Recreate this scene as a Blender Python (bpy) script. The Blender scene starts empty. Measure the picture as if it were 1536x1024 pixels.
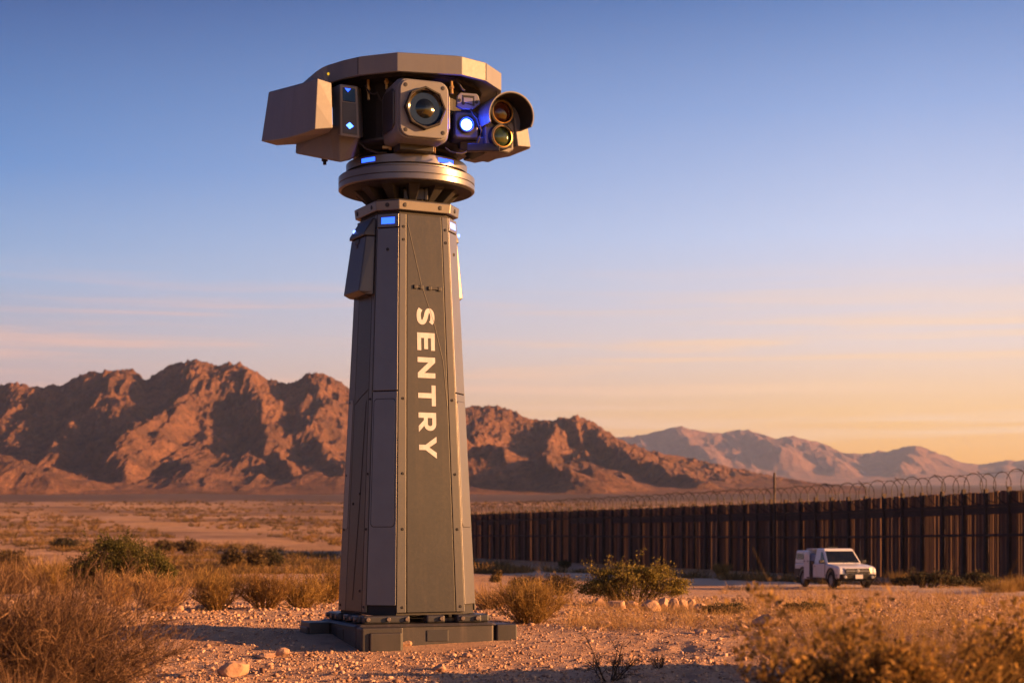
import bpy, bmesh, math, random
import numpy as np
from mathutils import Vector, Matrix
R=math.radians
S=bpy.context.scene
COL=S.collection
rng=np.random.default_rng(7)
random.seed(7)

# ------------------------------------------------------------------ camera
F=2560.0; HZ=808.0; CAMH=1.4            # focal length in photo pixels, horizon row, eye height
cam=bpy.data.cameras.new('camera'); camo=bpy.data.objects.new('camera',cam); COL.objects.link(camo)
camo.location=(0,0,CAMH); camo.rotation_euler=(R(90),0,0)
cam.sensor_width=36; cam.lens=F*36/1536; cam.shift_y=(HZ-512)/1536
cam.clip_start=.2; cam.clip_end=60000
cam.dof.use_dof=True; cam.dof.focus_distance=26.3; cam.dof.aperture_fstop=1.7
S.camera=camo
# ------------------------------------------------------------------ sun, sky, exposure
SUN_AZ=95.0; SUN_EL=11.0                  # azimuth clockwise from +Y
EXPO=1.85
sl=bpy.data.lights.new('sun','SUN'); so=bpy.data.objects.new('sun',sl); COL.objects.link(so)
sl.energy=5.0; sl.angle=R(.55); sl.color=(1,.45,.155)
sd=Vector((math.sin(R(SUN_AZ))*math.cos(R(SUN_EL)),math.cos(R(SUN_AZ))*math.cos(R(SUN_EL)),math.sin(R(SUN_EL))))
so.rotation_euler=sd.to_track_quat('Z','Y').to_euler(); so.location=(40,0,30)
S.view_settings.view_transform='Standard'; S.view_settings.look='None'
S.view_settings.exposure=EXPO; S.view_settings.gamma=1
S.cycles.use_denoising=True
S.cycles.max_bounces=8; S.cycles.volume_bounces=1; S.cycles.transparent_max_bounces=8

def lin(c): 
    return tuple(((v/255)/12.92 if v<=10.3 else ((v/255+.055)/1.055)**2.4) for v in c)
def build_world():
    w=bpy.data.worlds.new('World'); S.world=w; w.use_nodes=True; nt=w.node_tree; N=nt.nodes; L=nt.links
    bg=N['Background']
    sk=N.new('ShaderNodeTexSky'); sk.sky_type='NISHITA'; sk.sun_disc=False
    sk.sun_elevation=R(SUN_EL); sk.sun_rotation=R(SUN_AZ); sk.dust_density=2; sk.ozone_density=3
    skm=N.new('ShaderNodeVectorMath'); skm.operation='SCALE'; skm.inputs['Scale'].default_value=.012
    L.new(sk.outputs[0],skm.inputs[0])
    tc=N.new('ShaderNodeTexCoord')
    nm=N.new('ShaderNodeVectorMath'); nm.operation='NORMALIZE'; L.new(tc.outputs['Generated'],nm.inputs[0])
    sp=N.new('ShaderNodeSeparateXYZ'); L.new(nm.outputs[0],sp.inputs[0])
    def math_(op,a,b=None,c=None):
        m=N.new('ShaderNodeMath'); m.operation=op
        for i,v in enumerate((a,b,c)):
            if v is None: continue
            if isinstance(v,(int,float)): m.inputs[i].default_value=v
            else: L.new(v,m.inputs[i])
        return m.outputs[0]
    hx=math_('MULTIPLY',sp.outputs[0],math.sin(R(SUN_AZ))); hy=math_('MULTIPLY',sp.outputs[1],math.cos(R(SUN_AZ)))
    a=math_('ADD',hx,hy)
    el=math_('MULTIPLY',sp.outputs[2],1/.6)      # ramp position 1 = sin 0.6
    def ramp(stops):
        r=N.new('ShaderNodeValToRGB'); cr=r.color_ramp
        for i,(e,c) in enumerate(stops):
            p=math.sin(R(e))/.6
            x=cr.elements[i] if i<2 else cr.elements.new(p)
            x.position=p; x.color=(*lin(c),1)
        L.new(el,r.inputs[0]); return r.outputs[0]
    # elevation in degrees -> sky colour, away from the sun, mid frame right, and towards the sun
    left=ramp([(0,(205,150,128)),(3.5,(218,168,148)),(6.2,(186,178,186)),(8.5,(146,176,214)),(12,(84,138,200)),(17.5,(4,76,142)),(36,(16,44,96))])
    right=ramp([(0,(255,160,52)),(2.6,(255,180,66)),(4.2,(255,202,128)),(6.5,(228,212,208)),(10,(188,204,236)),(14,(130,164,216)),(17.5,(64,118,182)),(36,(30,64,118))])
    sunr=ramp([(0,(255,150,50)),(4,(255,190,90)),(12,(255,215,160)),(20,(200,195,200)),(36,(80,105,150))])
    anti=ramp([(0,(74,70,88)),(6,(82,86,114)),(14,(50,72,128)),(24,(26,54,112)),(36,(14,38,90))])
    def mix(f,c1,c2):
        m=N.new('ShaderNodeMix'); m.data_type='RGBA'
        if isinstance(f,(int,float)): m.inputs[0].default_value=f
        else: L.new(f,m.inputs[0])
        for i,c in ((6,c1),(7,c2)):
            if isinstance(c,tuple): m.inputs[i].default_value=(*c,1)
            else: L.new(c,m.inputs[i])
        return m.outputs[2]
    def mr(v,a0,a1,b0=0,b1=1,smooth=True):
        m=N.new('ShaderNodeMapRange'); m.interpolation_type='SMOOTHSTEP' if smooth else 'LINEAR'
        L.new(v,m.inputs[0])
        for i,q in enumerate((a0,a1,b0,b1)): m.inputs[i+1].default_value=q
        return m.outputs[0]
    g=mix(mr(a,-.38,.13,smooth=False),left,right)
    g=mix(mr(a,.45,1.0),g,sunr); g=mix(mr(a,-.46,-.80),g,anti)
    # the sky brightens round the low sun, to the right of the view
    gl=N.new('ShaderNodeVectorMath'); gl.operation='SCALE'; L.new(g,gl.inputs[0]); L.new(math_('ADD',1.0,math_('MULTIPLY',mr(a,.28,1.0),math_('MULTIPLY',mr(sp.outputs[2],.6,.05),2.0))),gl.inputs['Scale']); g=gl.outputs[0]
    # thin streaked cirrus
    mp=N.new('ShaderNodeMapping'); mp.inputs['Scale'].default_value=(2.6,2.6,85); mp.inputs['Rotation'].default_value=(0,R(-1.2),0)
    L.new(nm.outputs[0],mp.inputs[0])
    nz=N.new('ShaderNodeTexNoise'); nz.inputs['Scale'].default_value=1.5; nz.inputs['Detail'].default_value=7; nz.inputs['Roughness'].default_value=.55
    nz.inputs['Distortion'].default_value=.35
    L.new(mp.outputs[0],nz.inputs['Vector'])
    c=mr(nz.outputs['Fac'],.46,.66)
    band=math_('MULTIPLY',mr(sp.outputs[2],.02,.07),mr(sp.outputs[2],.165,.10))
    c=math_('MULTIPLY',c,math_('MULTIPLY',band,.8))
    g=mix(c,g,mix(mr(a,-.35,.2),lin((240,190,170)),lin((255,212,165))))
    gs=N.new('ShaderNodeVectorMath'); gs.operation='SCALE'; gs.inputs['Scale'].default_value=1.15/2**EXPO/.15
    L.new(g,gs.inputs[0])
    fin=N.new('ShaderNodeVectorMath'); fin.operation='ADD'
    L.new(gs.outputs[0],fin.inputs[0]); L.new(skm.outputs[0],fin.inputs[1])
    L.new(fin.outputs[0],bg.inputs[0]); bg.inputs[1].default_value=.15
build_world()

# ------------------------------------------------------------------ helpers
def vnoise(x,y,seed=0):
    x=np.asarray(x,float); y=np.asarray(y,float)
    xi=np.floor(x).astype(np.int64); yi=np.floor(y).astype(np.int64); fx=x-xi; fy=y-yi
    def h(a,b):
        n=(a*374761393+b*668265263+seed*1442695041)&0xffffffff
        n=((n^(n>>13))*1274126177)&0xffffffff
        return ((n^(n>>16))&0xffff)/65535.0
    u=fx*fx*fx*(fx*(fx*6-15)+10); v=fy*fy*fy*(fy*(fy*6-15)+10)
    return (h(xi,yi)*(1-u)+h(xi+1,yi)*u)*(1-v)+(h(xi,yi+1)*(1-u)+h(xi+1,yi+1)*u)*v
def fbm(x,y,o=4,seed=0,g=.5):
    s=0;a=1;t=0
    for i in range(o):
        s=s+a*(vnoise(x,y,seed+i)*2-1); t+=a; a*=g; x=x*2.03+17.1; y=y*2.03+5.7
    return s/t
def ridged(x,y,o=5,seed=0,g=.5):
    s=0;a=1;t=0
    for i in range(o):
        n=1-abs(vnoise(x,y,seed+i)*2-1); s=s+a*n**1.3; t+=a; a*=g; x=x*2.07+11.3; y=y*2.07+3.1
    return s/t

def tag(o,label=None,cat=None,group=None,kind=None):
    if label: o['label']=label
    if cat: o['category']=cat
    if group: o['group']=group
    if kind: o['kind']=kind
    return o
def empty(name,loc,rz=0):
    o=bpy.data.objects.new(name,None); COL.objects.link(o); o.location=loc; o.rotation_euler=(0,0,rz); o.empty_display_size=.3; return o
def np_mesh(name,V,Fq,mat,parent=None,loc=None,smooth=False):
    """V (n,3), Fq (m,k) all faces with k corners"""
    me=bpy.data.meshes.new(name); V=np.asarray(V,np.float32); Fq=np.asarray(Fq,np.int32); m,k=Fq.shape
    me.vertices.add(len(V)); me.vertices.foreach_set('co',V.ravel())
    me.loops.add(m*k); me.loops.foreach_set('vertex_index',Fq.ravel())
    me.polygons.add(m); me.polygons.foreach_set('loop_start',np.arange(0,m*k,k,dtype=np.int32))
    me.polygons.foreach_set('loop_total',np.full(m,k,np.int32))
    if smooth: me.polygons.foreach_set('use_smooth',np.ones(m,bool))
    me.update(); me.validate()
    me.materials.append(mat)
    o=bpy.data.objects.new(name,me); COL.objects.link(o)
    if parent: o.parent=parent
    if loc is not None: o.location=loc
    return o
class MB:
    def __init__(s): s.v=[]; s.f=[]
    def add(s,v,f):
        b=len(s.v); s.v+= [tuple(p) for p in v]; s.f+=[tuple(i+b for i in q) for q in f]; return s
    def loft(s,loops,cap=True,closed=True):
        n=len(loops[0]); v=[p for l in loops for p in l]; f=[]
        for k in range(len(loops)-1):
            for i in range(n if closed else n-1):
                j=(i+1)%n; f.append((k*n+i,k*n+j,(k+1)*n+j,(k+1)*n+i))
        if cap: f.append(tuple(range(n-1,-1,-1))); f.append(tuple(range((len(loops)-1)*n,len(loops)*n)))
        return s.add(v,f)
    def box(s,c,sz,rz=0,M=None):
        x,y,z=[q/2 for q in sz]; cs,sn=math.cos(rz),math.sin(rz)
        P=lambda a,b,d:(c[0]+a*cs-b*sn,c[1]+a*sn+b*cs,c[2]+d)
        lo=[P(-x,-y,-z),P(x,-y,-z),P(x,y,-z),P(-x,y,-z)]; hi=[P(-x,-y,z),P(x,-y,z),P(x,y,z),P(-x,y,z)]
        if M: lo=[M@Vector(p) for p in lo]; hi=[M@Vector(p) for p in hi]
        return s.loft([lo,hi])
    def lathe(s,prof,M=Matrix(),seg=32,cap=True,a0=0,a1=2*math.pi):
        """prof list of (radius,height) about local z, moved by M"""
        full=abs(a1-a0-2*math.pi)<1e-6; n=seg if full else seg+1
        loops=[[M@Vector((r*math.cos(a0+(a1-a0)*i/seg),r*math.sin(a0+(a1-a0)*i/seg),h)) for i in range(n)] for r,h in prof]
        return s.loft(loops,cap=cap,closed=full)
    def tube(s,pts,r,seg=6):
        pts=[Vector(p) for p in pts]; loops=[]
        for i,p in enumerate(pts):
            d=(pts[min(i+1,len(pts)-1)]-pts[max(i-1,0)]).normalized()
            u=d.cross(Vector((0,0,1)) if abs(d.z)<.95 else Vector((1,0,0))).normalized(); w=d.cross(u)
            loops.append([p+(u*math.cos(2*math.pi*k/seg)+w*math.sin(2*math.pi*k/seg))*r for k in range(seg)])
        return s.loft(loops)
    def build(s,name,mat,parent=None,smooth=False,bevel=0,seg=2,loc=None):
        me=bpy.data.meshes.new(name); me.from_pydata(s.v,[],s.f); me.update()
        bm=bmesh.new(); bm.from_mesh(me); bmesh.ops.recalc_face_normals(bm,faces=bm.faces); bm.to_mesh(me); bm.free()
        me.materials.append(mat)
        o=bpy.data.objects.new(name,me); COL.objects.link(o)
        if parent: o.parent=parent
        if loc is not None: o.location=loc
        if smooth:
            me.polygons.foreach_set('use_smooth',[True]*len(me.polygons))
            try: me.set_sharp_from_angle(angle=R(32))
            except Exception: pass
        if bevel:
            b=o.modifiers.new('bevel','BEVEL'); b.width=bevel; b.segments=seg; b.limit_method='ANGLE'; b.angle_limit=R(28)
            b.harden_normals=False
        return o

# ------------------------------------------------------------------ materials
def newmat(name):
    m=bpy.data.materials.new(name); m.use_nodes=True; nt=m.node_tree
    return m,nt,nt.nodes['Principled BSDF']
def noise_node(nt,scale,detail=4,rough=.55,vec=None,coord='Object',stretch=None):
    tc=nt.nodes.new('ShaderNodeTexCoord'); n=nt.nodes.new('ShaderNodeTexNoise')
    n.inputs['Scale'].default_value=scale; n.inputs['Detail'].default_value=detail; n.inputs['Roughness'].default_value=rough
    out=tc.outputs[coord]
    if stretch:
        mp=nt.nodes.new('ShaderNodeMapping'); mp.inputs['Scale'].default_value=stretch; nt.links.new(out,mp.inputs[0]); out=mp.outputs[0]
    nt.links.new(out,n.inputs['Vector']); return n.outputs['Fac']
def ramp_node(nt,src,stops):
    r=nt.nodes.new('ShaderNodeValToRGB'); cr=r.color_ramp
    for i,(p,c) in enumerate(stops):
        x=cr.elements[i] if i<2 else cr.elements.new(p); x.position=p; x.color=(*c,1)
    nt.links.new(src,r.inputs[0]); return r.outputs[0]
def mixc(nt,f,a,b,mode='MIX'):
    m=nt.nodes.new('ShaderNodeMix'); m.data_type='RGBA'; m.blend_type=mode
    if isinstance(f,(int,float)): m.inputs[0].default_value=f
    else: nt.links.new(f,m.inputs[0])
    for i,c in ((6,a),(7,b)):
        if isinstance(c,tuple): m.inputs[i].default_value=(*c,1)
        else: nt.links.new(c,m.inputs[i])
    return m.outputs[2]
def bump(nt,bs,h,strength=.3,dist=.02):
    b=nt.nodes.new('ShaderNodeBump'); b.inputs['Strength'].default_value=strength; b.inputs['Distance'].default_value=dist
    nt.links.new(h,b.inputs['Height']); nt.links.new(b.outputs[0],bs.inputs['Normal'])
def paint(name,col,rough=.45,metal=0,var=.18,scale=3,dust=None,coat=0):
    m,nt,bs=newmat(name)
    n=noise_node(nt,scale,6,.65); n2=noise_node(nt,scale*14,3,.6)
    d=tuple(c*(1-var) for c in col); l=tuple(min(1,c*(1+var)) for c in col)
    c=ramp_node(nt,n,[(.3,d),(.7,l)])
    if dust:
        c=mixc(nt,ramp_node(nt,n2,[(.5,(0,0,0)),(.85,(.35,.35,.35))]),c,dust)
        c=mixc(nt,ramp_node(nt,noise_node(nt,1.0,7,.7,stretch=(7,7,.45)),[(.50,(0,0,0)),(.78,(.55,.55,.55))]),c,dust)
    nt.links.new(c,bs.inputs['Base Color']); bs.inputs['Metallic'].default_value=metal
    rr=nt.nodes.new('ShaderNodeMapRange'); rr.inputs[3].default_value=rough*.82; rr.inputs[4].default_value=min(1,rough*1.2); nt.links.new(n2,rr.inputs[0]); nt.links.new(rr.outputs[0],bs.inputs['Roughness'])
    if coat: bs.inputs['Coat Weight'].default_value=coat; bs.inputs['Coat Roughness'].default_value=.1
    bump(nt,bs,n2,.05,.004)
    return m
def emit(name,col,strength):
    m,nt,bs=newmat(name); bs.inputs['Base Color'].default_value=(*[c*.3 for c in col],1)
    bs.inputs['Emission Color'].default_value=(*col,1); bs.inputs['Emission Strength'].default_value=strength; return m
def glass(name,col,rough=.06):
    m,nt,bs=newmat(name); bs.inputs['Base Color'].default_value=(*col,1); bs.inputs['Roughness'].default_value=rough
    bs.inputs['Specular IOR Level'].default_value=.45
    n=noise_node(nt,4,2); nt.links.new(ramp_node(nt,n,[(.3,tuple(c*.8 for c in col)),(.7,tuple(c*1.25 for c in col))]),bs.inputs['Base Color'])
    return m
M={}
M['armour']=paint('tan_armour_paint',(.15,.147,.147),.36,.70,.07,2.0,(.17,.15,.13))
M['head']=paint('tan_head_paint',(.130,.137,.150),.55,.05,.06,2.0,(.175,.165,.15))
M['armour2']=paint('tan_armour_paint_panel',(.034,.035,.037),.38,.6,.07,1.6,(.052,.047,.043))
M['armour_dark']=paint('dark_bronze_paint',(.045,.046,.048),.42,.35,.12,3)
M['plinth']=paint('dusty_dark_plinth',(.030,.029,.029),.55,.0,.2,4,(.12,.09,.07))
M['foot']=paint('foot_block_paint',(.022,.021,.020),.5,0,.25,4,(.07,.05,.04))
M['armour_mid']=paint('gunmetal_strip_paint',(.070,.070,.072),.38,.65,.07,1.8,(.08,.072,.065))
M['black']=paint('black_metal',(.018,.018,.02),.45,.3,.2,5)
M['deep']=paint('recess_black',(.008,.008,.009),.7,0,.2,5)
M['lens']=glass('lens_glass',(.004,.006,.007),.12)
M['lens_amber']=glass('amber_lens_glass',(.035,.010,.006),.05)
M['lens_green']=glass('green_lens_glass',(.02,.035,.014),.05)
M['rubber']=paint('black_rubber',(.02,.019,.018),.8,0,.2,8)
M['letter']=paint('white_letter_paint',(.42,.43,.47),.5,0,.10,6,(.24,.21,.18))
M['brass']=paint('brass_fitting',(.35,.22,.08),.4,.8,.15,8)
M['steel']=paint('bolt_steel',(.16,.13,.11),.45,.6,.2,9)
M['blue']=emit('blue_indicator',(.02,.085,1),1.0)
M['blue_white']=emit('white_blue_indicator',(.16,.26,1),1.2)
M['blue_mid']=emit('blue_status_light',(.045,.13,1),2.6)
M['flood']=emit('blue_floodlight_lens',(.03,.085,1),24)
M['amber_dot']=emit('amber_marker',(.9,.5,.02),.25)

def ground_material():
    m,nt,bs=newmat('desert_ground'); L=nt.links
    geo=nt.nodes.new('ShaderNodeNewGeometry')
    n0=noise_node(nt,.035,6,.6); n1=noise_node(nt,.35,6,.62); n2=noise_node(nt,3.2,5,.65); n3=noise_node(nt,22,4,.7); nf=noise_node(nt,.0065,5,.6)
    c=ramp_node(nt,n1,[(.30,(.37,.225,.14)),(.5,(.48,.305,.195)),(.72,(.56,.38,.255))])
    c=mixc(nt,ramp_node(nt,n2,[(.45,(0,0,0)),(.75,(.6,.6,.6))]),c,(.24,.125,.072))
    c=mixc(nt,ramp_node(nt,n3,[(.52,(0,0,0)),(.7,(.55,.55,.55))]),c,(.56,.38,.26))
    # brush-covered patches of the plain (real ground cover: straw and dark scrub)
    sx=nt.nodes.new('ShaderNodeSeparateXYZ'); L.new(geo.outputs['Position'],sx.inputs[0])
    def mr(v,a,b):
        q=nt.nodes.new('ShaderNodeMapRange'); q.interpolation_type='SMOOTHSTEP'; L.new(v,q.inputs[0]); q.inputs[1].default_value=a; q.inputs[2].default_value=b; return q.outputs[0]
    def mul(a,b):
        q=nt.nodes.new('ShaderNodeMath'); q.operation='MULTIPLY'
        for i,v in enumerate((a,b)):
            if isinstance(v,float): q.inputs[i].default_value=v
            else: L.new(v,q.inputs[i])
        return q.outputs[0]
    far=mr(sx.outputs[1],45,160)
    straw=mul(mul(ramp_node(nt,n0,[(.42,(0,0,0)),(.54,(1,1,1))]),far),.85)
    tuf=mul(mul(ramp_node(nt,noise_node(nt,.17,4,.7),[(.50,(0,0,0)),(.62,(1,1,1))]),far),.6)
    c=mixc(nt,straw,c,(.46,.27,.12))
    c=mixc(nt,tuf,c,(.20,.115,.06))
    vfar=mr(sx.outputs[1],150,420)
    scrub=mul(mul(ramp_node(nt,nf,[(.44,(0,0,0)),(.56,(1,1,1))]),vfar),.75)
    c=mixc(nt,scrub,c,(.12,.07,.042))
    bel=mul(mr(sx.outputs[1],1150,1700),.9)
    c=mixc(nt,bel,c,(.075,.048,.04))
    L.new(c,bs.inputs['Base Color']); bs.inputs['Roughness'].default_value=.95; bs.inputs['Specular IOR Level'].default_value=.15
    h=nt.nodes.new('ShaderNodeMath'); h.operation='ADD'; L.new(n2,h.inputs[0]); L.new(n3,h.inputs[1])
    bump(nt,bs,h.outputs[0],.9,.07)
    return m
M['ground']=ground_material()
def rock_material(name,a,b,cc,scale,bd):
    m,nt,bs=newmat(name)
    n=noise_node(nt,scale,9,.62); n2=noise_node(nt,scale*6,6,.65); n3=noise_node(nt,scale*22,5,.7)
    c=ramp_node(nt,n,[(.3,a),(.52,b),(.75,cc)])
    c=mixc(nt,ramp_node(nt,n2,[(.5,(0,0,0)),(.66,(.7,.7,.7))]),c,tuple(v*.5 for v in a))
    c=mixc(nt,ramp_node(nt,n3,[(.52,(0,0,0)),(.62,(.5,.5,.5))]),c,tuple(v*.45 for v in a))
    nt.links.new(c,bs.inputs['Base Color']); bs.inputs['Roughness'].default_value=.95; bs.inputs['Specular IOR Level'].default_value=.1
    h=nt.nodes.new('ShaderNodeMath'); h.operation='ADD'; nt.links.new(n2,h.inputs[0]); nt.links.new(n3,h.inputs[1])
    bump(nt,bs,h.outputs[0],.8,bd)
    return m
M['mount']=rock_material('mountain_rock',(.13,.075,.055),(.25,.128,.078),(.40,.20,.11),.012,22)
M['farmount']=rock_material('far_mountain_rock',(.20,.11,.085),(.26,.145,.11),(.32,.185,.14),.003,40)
def island_mat(name,stops,rough=.9,trans=0,bumps=None,tcol=None):
    m,nt,bs=newmat(name); g=nt.nodes.new('ShaderNodeNewGeometry')
    c=ramp_node(nt,g.outputs['Random Per Island'],stops)
    if bumps:
        n=noise_node(nt,bumps,5,.65); c=mixc(nt,ramp_node(nt,n,[(.4,(0,0,0)),(.75,(.5,.5,.5))]),c,tuple(v*.55 for v in stops[0][1])); bump(nt,bs,n,.5,.02)
    nt.links.new(c,bs.inputs['Base Color']); bs.inputs['Roughness'].default_value=rough; bs.inputs['Specular IOR Level'].default_value=.2
    if trans:
        t=nt.nodes.new('ShaderNodeBsdfTranslucent'); nt.links.new(c,t.inputs[0])
        mx=nt.nodes.new('ShaderNodeMixShader'); mx.inputs[0].default_value=trans
        nt.links.new(bs.outputs[0],mx.inputs[1]); nt.links.new(t.outputs[0],mx.inputs[2])
        nt.links.new(mx.outputs[0],nt.nodes['Material Output'].inputs[0])
    return m
M['stone']=island_mat('desert_stone',[(0,(.17,.095,.06)),(.3,(.34,.20,.125)),(.7,(.48,.305,.195)),(1,(.60,.42,.29))],bumps=9)
M['straw']=island_mat('dry_straw',[(0,(.20,.11,.045)),(.5,(.36,.22,.085)),(1,(.52,.35,.15))],trans=.35)
M['gold']=island_mat('golden_brush',[(0,(.13,.075,.025)),(.5,(.27,.165,.05)),(1,(.42,.28,.09))],trans=.35)
M['drygold']=island_mat('dull_gold_scrub',[(0,(.10,.055,.02)),(.5,(.20,.115,.04)),(1,(.30,.185,.065))],trans=.25)
M['olivegold']=island_mat('olive_gold_brush',[(0,(.075,.055,.02)),(.45,(.19,.115,.035)),(.75,(.34,.20,.055)),(1,(.50,.30,.09))],trans=.45)
M['twig']=island_mat('dry_twig',[(0,(.045,.028,.018)),(.5,(.13,.075,.042)),(1,(.27,.165,.09))],trans=.15)
M['darktwig']=island_mat('dark_twig',[(0,(.04,.028,.02)),(1,(.10,.065,.042))])
M['olive']=island_mat('olive_leaf',[(0,(.045,.045,.014)),(.5,(.085,.08,.022)),(1,(.15,.125,.035))],trans=.3)
M['yellowgreen']=island_mat('yellow_green_leaf',[(0,(.085,.072,.018)),(.5,(.20,.155,.036)),(1,(.34,.26,.06))],trans=.35)
M['darkleaf']=island_mat('dark_scrub_leaf',[(0,(.03,.03,.016)),(.5,(.055,.05,.025)),(1,(.09,.075,.035))],trans=.2)
M['brownleaf']=island_mat('brown_scrub_leaf',[(0,(.05,.034,.016)),(.5,(.10,.068,.028)),(1,(.18,.12,.048))],trans=.25)
def slat_material():
    m,nt,bs=newmat('rusted_steel_slat'); g=nt.nodes.new('ShaderNodeNewGeometry')
    c=ramp_node(nt,g.outputs['Random Per Island'],[(0,(.11,.053,.031)),(.5,(.175,.085,.048)),(.85,(.23,.115,.062)),(1,(.33,.175,.092))])
    n=noise_node(nt,1.1,6,.6,stretch=(3,3,.5)); c=mixc(nt,ramp_node(nt,n,[(.42,(0,0,0)),(.72,(.75,.75,.75))]),c,(.075,.04,.026))
    nt.links.new(c,bs.inputs['Base Color']); bs.inputs['Roughness'].default_value=.7; bs.inputs['Metallic'].default_value=.15
    return m
M['slat']=slat_material()
M['post']=paint('rusted_steel_post',(.055,.032,.022),.7,.2,.35,2)
M['wire']=paint('razor_wire_steel',(.03,.022,.02),.6,.3,.2,2)
M['white']=paint('dusty_white_paint',(.66,.655,.65),.32,0,.05,2,(.54,.47,.42),coat=.3)
M['trim']=paint('dark_trim',(.012,.012,.013),.55,0,.2,6)
M['pane']=glass('vehicle_glass',(.008,.010,.010),.12)
M['tyre']=paint('tyre_rubber',(.02,.019,.018),.85,0,.2,6,(.12,.08,.06))
M['rim']=paint('alloy_rim',(.30,.30,.31),.4,.6,.1,8)
M['lamp_glint']=emit('headlight_sun_glint',(1,.62,.12),1.6)  # mild emission paints the low sun's glint on one headlight
M['lamp_glass']=glass('headlight_glass',(.35,.34,.33),.1)
M['plate']=paint('licence_plate_white',(.6,.56,.53),.5,0,.05,8)
M['tarp']=paint('grey_blue_cover',(.25,.26,.31),.6,0,.1,4)
M['road']=M['ground']

# ------------------------------------------------------------------ ground
PD=[-80,0,10,16,22,25.3,27,31,40,60,90,130,180,220,300,400,600,1000,1800,2500,3500,9000,18000]
PZ=[-.3,-.28,-.26,-.27,-.27,-.27,-.10,-.05,-.22,-.68,-1.08,-1.28,-1.12,-.95,.0,2.2,7.2,19.2,44,66,101,285,560]
def gz(x,y):
    x=np.asarray(x,float); y=np.asarray(y,float)
    z=np.interp(y,PD,PZ)
    near=np.clip((70-y)/40,0,1)*np.clip((y-6)/8,0,1)
    d=np.hypot(x+1.67,y-27.0); pad=np.clip((d-1.8)/2.5,.12,1)          # trampled flat round the tower
    z=z+near*pad*(.085*fbm(x*.42,y*.42,3,3)+.035*fbm(x*1.9,y*1.9,3,9)+.034*fbm(x*4.3,y*4.3,3,5))
    far=np.clip((y-60)/120,0,1)
    fx=35.0-.318*(y-90)                                                # ease off along the fence
    off=np.clip((np.abs(x-fx)-6)/14,.15,1)
    z=z+far*off*(.55*fbm(x*.05,y*.05,4,21))+np.clip((y-250)/500,0,1)*2.2*fbm(x*.009,y*.009,4,31)
    # slight shoulder of ground at the right, low swell at the left foreground
    z=z+.06*np.clip((x-2)/6,0,1)*np.clip((36-y)/10,0,1)
    # mound added out of view at the right, shaped to shade the near gravel
    q=np.clip((x-7.1)/4.2,0,1); m=q*q*(3-2*q)*np.clip((17-x)/5,0,1)*np.clip((y-12)/4,0,1)*np.clip((22.6+.5*fbm(x*.9,y*.4,2,41)-y)/1.3,0,1)
    z=z+m*(2.35+.5*fbm(x*.6,y*.8,3,42))
    return z
def g1(x,y): return float(gz(np.array([x]),np.array([y]))[0])
def at(px,py):
    """ground point that shows at photo pixel px,py"""
    D=np.geomspace(6,900,3000); X=(px-768)/F*D; s=HZ-(gz(X,D)-CAMH)*F/D
    i=np.argmax(s<=py) if (s<=py).any() else len(D)-1
    return float(X[i]),float(D[i]),float(gz(X[i],D[i]))
def onD(px,D):
    X=(px-768)/F*D; return X,D,g1(X,D)
def build_ground():
    ys=np.concatenate([np.array([-80,-45,-25,-14,-7,-3,0,3,5,7]),np.arange(8,14,.25),np.arange(14,36,.09),np.geomspace(36,420,240),np.geomspace(432,18000,100)])
    t=np.concatenate([np.linspace(-1.15,-.42,18)[:-1],np.linspace(-.42,.42,330),np.linspace(.42,1.15,18)[1:]])
    Y,Tt=np.meshgrid(ys,t,indexing='ij'); X=Tt*(np.abs(Y)*.86+4)
    Z=gz(X,Y); n,m=X.shape
    V=np.stack([X,Y,Z],-1).reshape(-1,3); i=np.arange(n*m).reshape(n,m)
    Fq=np.stack([i[:-1,:-1],i[:-1,1:],i[1:,1:],i[1:,:-1]],-1).reshape(-1,4)
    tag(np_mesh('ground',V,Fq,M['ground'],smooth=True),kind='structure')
build_ground()
def build_road():
    s=np.arange(-30,150,1.0); w=np.linspace(-3.4,3.4,15)
    Sx,W=np.meshgrid(s,w,indexing='ij'); bx,by=15.6,86.0
    X=bx-.303*Sx-.953*W; Y=by+.953*Sx-.303*W
    Z=gz(X,Y)+.06-.075*(np.abs(W)/3.4)**6+.02*fbm(X*.8,Y*.8,3,77)
    n,m=X.shape; V=np.stack([X,Y,Z],-1).reshape(-1,3); i=np.arange(n*m).reshape(n,m)
    Fq=np.stack([i[:-1,:-1],i[1:,:-1],i[1:,1:],i[:-1,1:]],-1).reshape(-1,4)
    mm,nt,bs=newmat('packed_dirt'); nn=noise_node(nt,.8,6,.65)
    nt.links.new(ramp_node(nt,nn,[(.3,(.34,.225,.155)),(.7,(.45,.31,.215))]),bs.inputs['Base Color']); bs.inputs['Roughness'].default_value=.95; bump(nt,bs,noise_node(nt,5,4),.6,.04)
    tag(np_mesh('dirt_road',V,Fq,mm,smooth=True),kind='structure')
build_road()

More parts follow.
